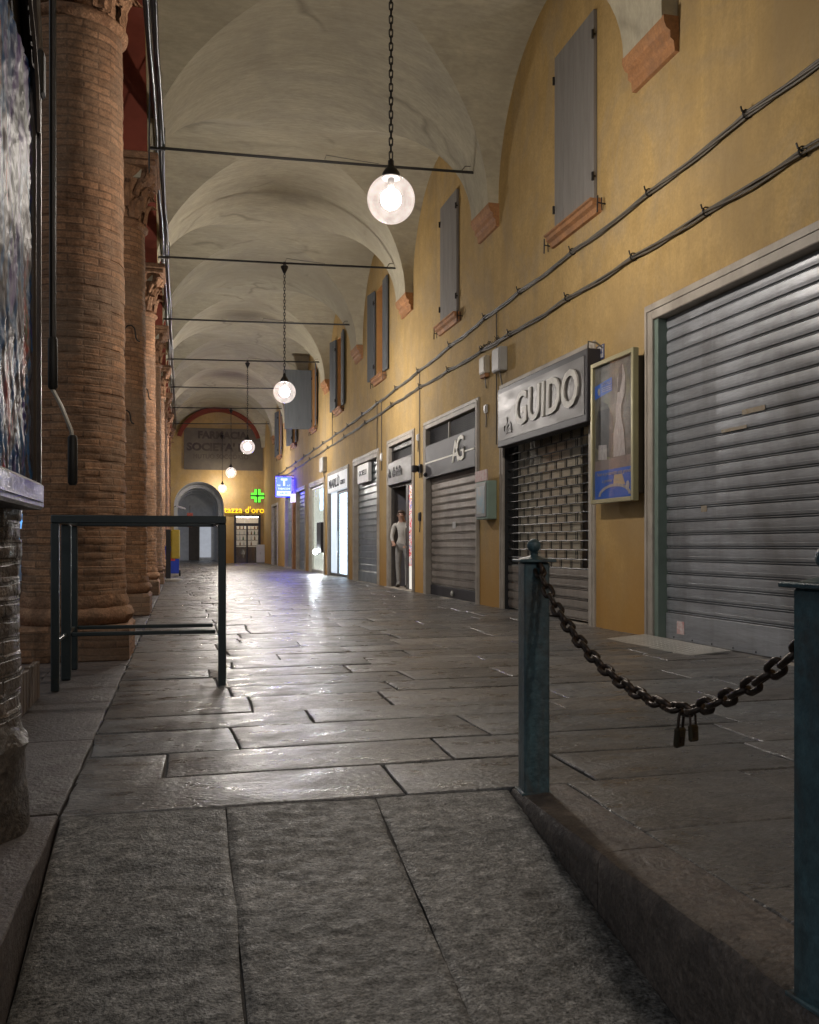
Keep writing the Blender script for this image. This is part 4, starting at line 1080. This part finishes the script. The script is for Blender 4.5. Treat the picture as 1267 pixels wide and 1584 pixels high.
mb.build('passage',M('pale self-lit passage plaster',(.55,.55,.54),(.42,.42,.42),rough=.8,bump=.2,emit=(1,.95,.9),estr=.02),ew,fix=True)  # faint emission in the plaster stands in for light inside the passage
MB().box(ac-.45,ac+.2,YE+10.9,YE+10.98,0,2.6).build('far_door',M('dark far door',(.10,.075,.055)),ew); MB().box(ac+.25,ac+.95,YE+10.9,YE+10.98,.2,2.5).build('added_glow_panel',emis('added pale glow',(.85,.9,1),.35),ew)  # pale glowing panel added to brighten the passage behind the arch
# red painted arch band along the last vault edge
mb=MB(); xl,xr=-.40,wallx(51.7)-.02; xc=(xl+xr)/2; hw=(xr-xl)/2*.96
for i in range(40):
    t0,t1=math.radians(14+152*i/40),math.radians(14+152*(i+1)/40)
    def p(t,off,y): return (xc+(hw-off)*math.cos(t),y,ZS+.02+(HV-off)*math.sin(t))
    for y in (51.55,): mb.quad(p(t0,0,y),p(t1,0,y),p(t1,.22,y),p(t0,.22,y))
    mb.quad(p(t0,.22,51.55),p(t1,.22,51.55),p(t1,.22,51.99),p(t0,.22,51.99))
mb.build('red_arch_band',m_red,ew)
ps=MB().box(.12,4.28,51.93,51.999,5.02,7.25).build('painted_sign',m_paint,ew)
m=MB(); text_front(m,'FARMACIA',.85,6.68,51.925,.4,extrude=.002,offset=.02,width=2.6,height=.42); text_front(m,'SOCIETA\' DI',.25,6.02,51.925,.4,extrude=.002,offset=.02,width=3.3,height=.46); text_front(m,'MUTUO SOCCORSO',.6,5.62,51.925,.3,extrude=.002,width=2.9,height=.24); m.build('painted_lettering',m_painttx,ps)
# bar door
bd=thing('bar_door','glazed bar entrance with lit shelves of bottles at the far end','door',(0,0,0))
MB().box(2.74,2.86,51.9,52.1,0,2.62).box(4.04,4.16,51.9,52.1,0,2.62).box(2.861,4.039,51.9,52.1,2.02,2.18).box(2.861,4.039,51.9,52.1,2.54,2.62).box(3.40,3.48,51.9,52.1,.0,2.02).build('door_frame',m_dark,bd)
MB().box(2.86,4.04,52.0,52.01,0,2.54).build('pane',m_glassp,bd)
mb=MB(); mb.box(2.5,4.4,53.6,53.7,0,2.7); mb.box(2.4,2.5,52.2,53.7,0,2.7); mb.box(4.4,4.5,52.2,53.7,0,2.7); mb.box(2.5,4.4,52.2,53.6,2.6,2.7); mb.build('interior',M('warm bar interior',(.5,.42,.32),emit=(1,.86,.66),estr=.22),bd)
mb=MB()
for z in (.95,1.25,1.55,1.85): mb.box(2.5,4.4,53.3,53.6,z,z+.03)
mb.box(2.5,4.4,52.9,53.2,0,.9); mb.build('shelves',m_plank,bd)
MB().box(2.6,4.3,52.7,52.75,2.5,2.56).build('ceiling_light',emis('bar light',(1,.92,.8),14),bd)
bot=None; rb=random.Random(3); bm=[M('bottle green',(.03,.10,.04),rough=.15),M('bottle amber',(.22,.09,.02),rough=.15),M('bottle pale',(.5,.48,.42),rough=.15)]
for z in (.98,1.28,1.58,1.88):
    for i in range(8):
        if rb.random()<.12: continue
        o=MB().lathe([(.035,0),(.037,.02),(.037,.13),(.015,.17),(.013,.23),(.016,.235)],10).build('bottle',bm[rb.randrange(3)],None,smooth=40)
        o.location=(2.75+i*.2+rb.uniform(-.03,.03),53.42,z+.001)
        o.scale=(1,1,rb.uniform(.85,1.05)); tag(o,'small bottle on the lit back shelves of the far bar','bottle','bottles on the bar shelves')
# yellow neon lettering and green cross
t=thing('neon_bar_sign','glowing yellow lettering above the bar entrance','sign')
m=MB(); text_front(m,"tazza d'oro",2.22,2.72,51.88,.4,extrude=.02,offset=.0,width=2.12,height=.36); m.build('lettering',emis('yellow neon',(1,.62,.01),1.6),t)
MB().box(2.2,4.34,51.92,51.95,2.74,2.76).box(2.3,2.33,51.93,51.999,2.735,2.765).box(4.2,4.23,51.93,51.999,2.735,2.765).build('mounting_rail',m_dark,t)
t=thing('pharmacy_cross','green glowing pharmacy cross sticking out near the bar','sign')
mb=MB(); c0,z0=3.93,3.62
for sx in (-1,1):
    for sz in (-1,1):
        def r_(a,b,c,d):
            xs=sorted((c0+sx*a,c0+sx*b)); zs=sorted((z0+sz*c,z0+sz*d)); mb.box(xs[0],xs[1],51.1,51.14,zs[0],zs[1])
        r_(.035,.085,.06,.35); r_(.105,.155,.115,.35); r_(.156,.35,.115,.155); r_(.0851,.35,.045,.095)
mb.build('light_bars',emis('green neon',(.16,1,.06),1.5),t)
MB().box(c0-.17,c0+.17,51.145,51.22,z0-.37,z0+.37).box(c0-.37,c0-.1705,51.145,51.22,z0-.17,z0+.17).box(c0+.1705,c0+.37,51.145,51.22,z0-.17,z0+.17).build('cross_box',M('dark green box',(.02,.05,.02)),t)
MB().tube([(c0+.3,51.2,z0),(4.36,51.2,z0)],.03,8).build('bracket',m_iron,t)
# white cabinet by the bar
t=thing('white_cabinet','white two door cabinet standing right of the bar entrance','cabinet',(4.12,51.4,0))
MB().box(-.22,.2,-.2,.2,.06,1.02,.012).build('body',m_white,t)
for sx in (-.215,-.005): MB().box(sx,sx+.2,-.215,-.201,.1,.98,.005).build('cabinet_door',m_white,t)
MB().box(-.025,-.015,-.225,-.216,.5,.6).build('handle',m_dark,t); MB().box(-.2,.18,-.18,.18,0,.06).build('foot',m_dark,t)
# floodlights on the left of the end arch
t=thing('arch_floodlight','white floodlight on an arm beside the end arch','floodlight',(-.30,51.3,2.98))
MB().box(0,.5,-.05,.05,.02,.12,.01).build('lamp_head',m_white,t).rotation_euler=(0,math.radians(18),0); MB().tube([(-.1,.05,0),(0,0,.06),(.1,0,.06)],.02,6).build('arm',m_iron,t)
t=thing('passage_sign','narrow red sign at the end arch','sign',(.28,51.85,1.95)); MB().box(0,.30,0,.06,0,.75,.01).build('panel',M('dull red panel',(.35,.07,.05)),t); MB().tube([(.15,.03,.75),(.15,.03,1.15)],.015,6).build('hanger',m_iron,t)

# ------------------------------------------------------------------ bins and yellow box
t=thing('yellow_box','yellow box on a dark steel post with a stone foot','post box',(-.27,27.0,0.0))
MB().lathe([(.30,0),(.30,.05),(.24,.075),(.02,.08)],20).build('stone_foot',m_stone,t,smooth=40)
MB().box(-.15,-.02,-.03,.03,.07,1.42,.005).build('post',m_dark,t); MB().box(-.015,.23,-.10,.12,.62,1.42,.03).build('box_body',m_yel,t); MB().box(.03,.19,-.106,-.1005,1.1,1.25).build('slot_plate',m_yel,t)
t=thing('blue_bin','blue wheeled bin behind the yellow box','bin',(-.30,31.2,0))
mb=MB(); mb.prism([(-.20,.10),(.20,.10),(.25,.90),(-.25,.90)],'x',-.22,.22); mb.build('bin_body',m_blue,t)
MB().box(-.25,.25,-.28,.27,.90,.97,.02).build('lid',m_blue,t)
MB().box(-.223,-.2205,-.15,.15,.45,.75).box(-.12,.1,-.255,-.251,.5,.8).build('red_sticker',m_redp,t)
for x in (-.24,.24):
    m=MB().lathe([(.06,-.03),(.10,-.025),(.10,.025),(.06,.03)],18); m.v=[(z,x_,y_) for x_,y_,z in m.v]; o=m.build('wheel',m_rubber,t,smooth=40); o.location=(x,.16,.10)

# ------------------------------------------------------------------ barrier frame
t=thing('steel_barrier','dark green tubular steel barrier standing in front of the brick column','barrier')
y0,y1,y2=6.88,7.45,8.05; xa,xb=-.84,.28; hb_=.027
bar=[('top_rail',(xa-hb_,xb+hb_,y0-hb_,y0+hb_,1.15,1.205)),('top_rail',(xa-hb_,xb+.02+2*hb_,y2-hb_,y2+hb_,1.15,1.205)),('side_rail',(xa-hb_,xa+hb_,y0+hb_+.001,y2-hb_-.001,1.151,1.204)),('side_rail',(xb-hb_,xb+hb_,y0+hb_+.001,y2-hb_-.001,1.151,1.204)),
 ('leg',(xa-hb_,xa+hb_,y0-hb_,y0+hb_,0,1.149)),('leg',(xb-hb_,xb+hb_,y0-hb_,y0+hb_,0,1.149)),('leg',(xa-hb_,xa+hb_,y2-hb_,y2+hb_,0,1.149)),('leg',(xb+.02,xb+.02+2*hb_,y2-hb_,y2+hb_,0,1.149)),('leg',(xa-hb_,xa+hb_+.015,y1-hb_,y1+hb_,0,1.149)),
 ('low_rail',(xa+hb_+.016,xb-hb_,y1-.015,y1+.015,.32,.35)),('low_rail',(xa+hb_+.001,xb-hb_-.001,y2-.015,y2+.015,.32,.35)),('low_rail',(xa-.015,xa+.015,y0+hb_+.001,y1-hb_-.001,.321,.349)),('low_rail',(xa-.015,xa+.015,y1+hb_+.001,y2-hb_-.001,.321,.349)),('low_rail',(xb-.015,xb+.015,y0+hb_+.001,y2-hb_-.001,.321,.349))]
for nm,a in bar: MB().box(*a,.006).build(nm,m_bar,t)

# ------------------------------------------------------------------ bollards and chain
def bollard(label,x,y,h,rot):
    t=thing('bollard',label,'bollard',(x,y,0),rot,'teal iron bollards')
    w_=.052
    mb=MB(); mb.box(-w_,w_,-w_,w_,.0,h-.035,.006); mb.build('post',m_post,t)
    MB().box(-w_-.022,w_+.022,-w_-.022,w_+.022,h-.034,h-.022,.003).build('cap',m_post,t)
    MB().lathe([(w_+.01,h-.021),(.024,h-.010),(.014,h-.006),(.014,h+.002),(.020,h+.005),(.014,h+.008)],20).build('neck',m_post,t,smooth=30)
    MB().sphere((0,0,h+.032),.028,20,14).build('ball',m_post,t,smooth=180)
    MB().box(-w_-.012,w_+.012,-w_-.012,w_+.012,.0,.012,.003).build('foot_plate',m_post,t)
    return t
bollard('teal square bollard with ball top, fully seen beside the ramp',1.385,3.62,.965,math.radians(-6))
bollard('dark teal bollard cut off by the right edge of the photo',1.37,1.80,.94,math.radians(4))
cp=[(3.555,.895),(3.44,.80),(3.30,.715),(3.07,.618),(2.86,.56),(2.66,.532),(2.50,.530),(2.37,.548),(2.15,.630),(2.0,.71),(1.86,.80)]
pts=[Vector((1.385,y,z)) for y,z in cp]
# resample
dense=[]
for i in range(len(pts)-1):
    p0=pts[max(i-1,0)];p1=pts[i];p2=pts[i+1];p3=pts[min(i+2,len(pts)-1)]
    for q in range(24):
        u=q/24; dense.append(.5*((2*p1)+(p2-p0)*u+(2*p0-5*p1+4*p2-p3)*u*u+(3*p1-p0-3*p2+p3)*u**3))
dense.append(pts[-1])
t=thing('chain','heavy rusty black chain sagging between the two bollards','chain')
lm=None; pitch=.0575; acc=0; last=dense[0]; k=0; marks=[]
for a,b in zip(dense[:-1],dense[1:]):
    seg=(b-a).length
    while acc+seg>=pitch*k:
        f=(pitch*k-acc)/seg; marks.append((a+(b-a)*f,(b-a).normalized())); k+=1
    acc+=seg
for i,(p,tn) in enumerate(marks):
    if lm is None:
        ring=[]; n=20; Lh,Wh=.080/2-.0105,.050/2-.0085; h=Lh-Wh
        for q in range(n):
            a=2*PI*q/n; ring.append((math.cos(a)*Wh,0,math.sin(a)*Wh+(h if math.sin(a)>=0 else -h)))
        o=MB().tube(ring,.0088,8,closed=True).build('link',m_chain,t,smooth=180); lm=o
    else:
        o=lm.copy(); col.objects.link(o); o.parent=t
    q=tn.to_track_quat('Z','Y'); o.rotation_mode='QUATERNION'
    from mathutils import Quaternion
    o.rotation_quaternion=q@Quaternion((0,0,1),(PI/2 if i%2 else 0)+random.uniform(-.2,.2)+.5); o.location=p
MB().tube([(1.385,3.575,.915),(1.385,3.55,.925),(1.385,3.53,.91),(1.385,3.535,.885),(1.385,3.55,.878)],.009,8).build('hook',m_chain,t,smooth=60)
MB().tube([(1.385,1.84,.80),(1.385,1.86,.83),(1.385,1.88,.82),(1.385,1.875,.79)],.009,8).build('hook',m_chain,t,smooth=60)
def padlock(label,loc,rz,sc=1,tilt=.08):
    t=thing('padlock',label,'padlock',loc,rz); t.rotation_euler=(tilt,0,rz)
    MB().box(-.021*sc,.021*sc,-.010*sc,.010*sc,-.105*sc,-.045*sc,.005).build('body',m_brass,t)
    MB().tube([(-.013*sc,0,-.05*sc),(-.013*sc,0,-.012*sc),(-.009*sc,0,.0),(0,0,.005*sc),(.009*sc,0,.0),(.013*sc,0,-.012*sc),(.013*sc,0,-.05*sc)],.0045*sc,7).build('shackle',m_chain,t,smooth=60)
    MB().box(-.008*sc,.008*sc,-.012*sc,-.0102*sc,-.09*sc,-.07*sc).build('keyhole_cover',m_chain,t)
padlock('larger padlock hanging lowest on the chain',(1.385,2.452,.522),math.radians(28),.95,.1)
padlock('smaller padlock hanging just right of the larger one',(1.385,2.392,.535),math.radians(15),.78,-.05)

# ------------------------------------------------------------------ left poster case, crank, planter
t=thing('street_poster_case','tall arched display case with crumpled film over a dark poster','poster case')
X0=-.50; ya,yb=2.05,3.62; zb,zt=1.16,2.62
m_frame=M('dark weathered case steel',(.055,.05,.05),(.085,.07,.065),rough=.4,metal=.5,bump=.3,bscale=25)
m_zinc=M('zinc case sill',(.075,.075,.085),(.045,.043,.05),rough=.35,metal=.6,scale=6,bump=.4,bscale=20)
MB().box(X0-.16,X0-.05,ya,yb-.02,zb+.03,zt+.42).build('back_panel',m_frame,t)
MB().box(X0-.05,X0,yb-.055,yb,zb+.06,zt,.008).box(X0-.05,X0,ya,ya+.055,zb+.06,zt,.008).box(X0-.015,X0+.012,yb-.018,yb+.004,zb+.05,zt+.02,.004).build('case_frame',m_frame,t)
MB().box(X0-.10,X0+.02,ya,yb+.005,zb-.035,zb+.06,.01).box(X0+.02,X0+.026,ya,yb-.05,zb-.01,zb+.0).build('bottom_sill',m_zinc,t)
# arched head board
def crumple():
    m=bpy.data.materials.new('crumpled film over poster'); m.use_nodes=True; nt=m.node_tree;N=nt.nodes;L=nt.links;p=N['Principled BSDF']
    tc=N.new('ShaderNodeTexCoord'); mp=N.new('ShaderNodeMapping'); mp.inputs['Scale'].default_value=(1,1.4,.6); mp.inputs['Rotation'].default_value=(.35,0,0); L.new(tc.outputs['Object'],mp.inputs[0])
    n=N.new('ShaderNodeTexNoise'); n.inputs['Scale'].default_value=2.2; n.inputs['Detail'].default_value=3; n.inputs['Distortion'].default_value=1.2; L.new(mp.outputs[0],n.inputs['Vector'])
    r=N.new('ShaderNodeValToRGB'); e=r.color_ramp
    for q,c in ((.30,(.05,.06,.06,1)),(.38,(.14,.09,.30,1)),(.43,(.02,.03,.12,1)),(.48,(.03,.12,.30,1)),(.52,(.05,.04,.04,1)),(.57,(.17,.13,.17,1)),(.61,(.40,.05,.03,1)),(.66,(.06,.10,.07,1)),(.72,(.35,.25,.05,1))):
        el=e.elements.new(q); el.color=c
    L.new(n.outputs['Fac'],r.inputs[0]); L.new(r.outputs[0],p.inputs['Base Color']); p.inputs['Roughness'].default_value=.42; p.inputs['Specular IOR Level'].default_value=.07
    return m
nY,nZ=110,150; mb=MB(); vs=[];fs=[]
for j in range(nZ+1):
    for i in range(nY+1):
        y=ya+.05+(yb-.105-ya)*i/nY; z=zb+.07+(zt-.03-zb)*j/nZ
        q=Vector((y*13+z*4.5,z*3.0,0))
        rid=1-abs(noise.noise(q)*2); rid2=1-abs(noise.noise(q*2.3+Vector((4,1,2)))*2); rid3=noise.noise(q*6)
        vs.append((X0-.020+.006*rid**3+.005*rid2**2+.002*rid3,y,z))
for j in range(nZ):
    for i in range(nY): q=j*(nY+1)+i; fs.append((q,q+1,q+nY+2,q+nY+1))
mb.add(vs,fs); mb.build('poster_film',crumple(),t,smooth=60,fix=False)
hd=[(ya,zt-.02)]
nA=18; yc=(ya+yb)/2; hw=(yb-ya)/2
outer=[(yc+hw*math.cos(PI*i/nA),zt-.0+.62*math.sin(PI*i/nA)) for i in range(nA+1)]
inner=[(yc+(hw-.04)*math.cos(PI*i/nA),zt-.16+.52*math.sin(PI*i/nA)) for i in range(nA+1)]
outer_b=[(yc+(hw-.06)*math.cos(PI*i/nA),zt-.02+.56*math.sin(PI*i/nA)) for i in range(nA+1)]
mb=MB()
for i in range(nA):
    for (P_,Q_,x) in ((outer_b,inner,X0+.003),):
        mb.quad((x,*P_[i]),(x,*P_[i+1]),(x,*Q_[i+1]),(x,*Q_[i]))
hb2=mb.build('head_board',M('grey painted head board',(.42,.43,.42),(.34,.35,.34),rough=.5,bump=.2),t)
mb=MB(); mb.tube([(X0-.015,a,b) for a,b in outer],.035,8); mb.build('arched_rim',m_frame,t,smooth=40)
MB().tube([(X0+.004,a,b) for a,b in inner],.012,6).build('inner_rim',m_frame,t,smooth=40)
mb=MB()
vs,fs=text_mesh("LIBRERIA ANTICA '.Der",.2,extrude=.001,width=1.15,height=.14)
def bend(x,y):
    a=PI-.2-(x/1.15)*(PI-.42); rx=hw-.16; rz_=.40
    px=yc-(-1)*rx*math.cos(a); pz=zt-.06+rz_*math.sin(a); nx=math.cos(a); nz_=math.sin(a)
    return px+nx*y*1.0,pz+nz_*y
vv=[]
for x,y,z in vs:
    a=.24+(1-x/1.15)*(PI-.48); a=PI-a
    a=.24+(x/1.15)*(PI-.48); a=PI-a          # reads from near end to far end
    py=yc-hw*.86*math.cos(PI-a)*-1; 
    py=yc+hw*.80*math.cos(a)*-1; pz=zt-.09+.44*math.sin(a)
    vv.append((X0+.0045+z*.5,py-math.cos(a)*y*.9,pz+math.sin(a)*y*.9))
mb.add(vv,fs); mb.build('head_lettering',m_black,hb2)
MB().box(X0-.03,X0+.025,yb-.05,yb+.02,zt-.02,zt+.14,.01).build('hinge_block',m_rubber,t)
# awning crank
t=thing('awning_crank','long black awning crank rod with bent handle hanging by the brick column','crank',(-.50,4.02,0))
MB().tube([(0,0,6.2),(0,0,1.78)],.014,8).build('rod',m_iron,t,smooth=40)
MB().tube([(-.0,0,1.80),(0,0,1.70),(.0,0,1.62),(.03,0,1.56),(.07,.0,1.46),(.075,0,1.43)],.008,8).build('bent_section',m_tread,t,smooth=40)
MB().lathe([(.012,1.62),(.019,1.63),(.019,1.82),(.012,1.83)],12).build('grip',m_rubber,t,smooth=40)
g=MB().lathe([(.012,1.24),(.019,1.25),(.019,1.43),(.012,1.44)],12).build('grip',m_rubber,t,smooth=40); g.location=(.075,0,0)
MB().box(-.50,.02,-.015,.015,6.19,6.22).build('bracket',m_iron,t)
# plank edging
t=thing('plank_edging','low dark plank edging on the pavement by the wet column','edging',(-.90,0,0))
for i in range(13):
    y=5.15+i*.112; h=.25+.02*noise.noise(Vector((i*1.3,0,0)))
    MB().box(-.03,.0,y,y+.104,0,h,.005).build('plank',m_plank,t)
MB().box(-.06,-.031,5.15,6.6,.05,.10).build('back_rail',m_plank,t); MB().box(-.55,-.061,5.15,6.58,.0,.2).build('soil_bed',m_joint,t)
t=thing('planter_pot','dark tapered planter beside the wet brick column','planter',(-1.22,6.55,.20))
mb=MB(); mb.add([(-.13,-.13,0),(.13,-.13,0),(.13,.13,0),(-.13,.13,0),(-.19,-.19,.55),(.19,-.19,.55),(.19,.19,.55),(-.19,.19,.55),(-.165,-.165,.55),(.165,-.165,.55),(.165,.165,.55),(-.165,.165,.55),(-.165,-.165,.48),(.165,-.165,.48),(.165,.165,.48),(-.165,.165,.48)],
 [(3,2,1,0),(0,1,5,4),(1,2,6,5),(2,3,7,6),(3,0,4,7),(4,5,9,8),(5,6,10,9),(6,7,11,10),(7,4,8,11),(8,9,13,12),(9,10,14,13),(10,11,15,14),(11,8,12,15),(12,13,14,15)])
mb.build('pot',m_rubber,t)
mb=MB(); mb.quad((-.16,-.16,.50),(.16,-.16,.50),(.16,.16,.50),(-.16,.16,.50)); mb.build('soil',m_joint,t)

# ------------------------------------------------------------------ building across the street
t=thing('opposite_building','dark building across the street with one blue lit shopfront','building')
MB().box(-14,-9.2,20,90,-.2,14).build('wall',M('dim render',(.25,.20,.15),bump=.1),t)
for i in range(12):
    for z in (5,8.5): 
        f=MB().box(-9.2,-9.12,22+i*5,23.4+i*5,z,z+2.0,.02).build('window',m_stone,t); MB().box(-9.119,-9.10,22.15+i*5,23.25+i*5,z+.15,z+1.85).build('pane',m_black,f)
f=MB().box(-9.2,-9.1,53,63,-.14,3.4,.02).build('shop_window',m_dark,t)
mb=MB()
for i in range(4): mb.box(-9.099,-9.08,53.3+i*2.4,55.4+i*2.4,.4,3.1)
mb.build('lit_pane',emis('blue lit pane',(.12,.35,.75),1.4),f)

# ------------------------------------------------------------------ one object per separate piece
def split_pieces(o):
    me=o.data; n=len(me.vertices); par=list(range(n))
    def find(a):
        while par[a]!=a: par[a]=par[par[a]]; a=par[a]
        return a
    for e in me.edges:
        a,b=find(e.vertices[0]),find(e.vertices[1])
        if a!=b: par[a]=b
    isl={}
    for p in me.polygons: isl.setdefault(find(p.vertices[0]),[]).append(tuple(p.vertices))
    if len(isl)<2: return
    base=o.name.split('.')[0]; sm=me.polygons[0].use_smooth
    for f in isl.values():
        ids=sorted({i for q in f for i in q}); mp={v:i for i,v in enumerate(ids)}
        m=MB(); m.v=[tuple(me.vertices[i].co) for i in ids]; m.f=[tuple(mp[i] for i in q) for q in f]
        c=m.build(base,me.materials[0],o.parent,smooth=40 if sm else None); c.matrix_local=o.matrix_local.copy()
        for k in list(o.children): k.parent=c
    bpy.data.objects.remove(o)
for o in list(bpy.data.objects):
    if o.type=='MESH' and o.parent and o.name.split('.')[0] in ('guide_rail','sticker','rivet','eye','ear','shoe','low_rail','tape_residue','loose_wire','hinge','case_frame','neon_pattern'): split_pieces(o)
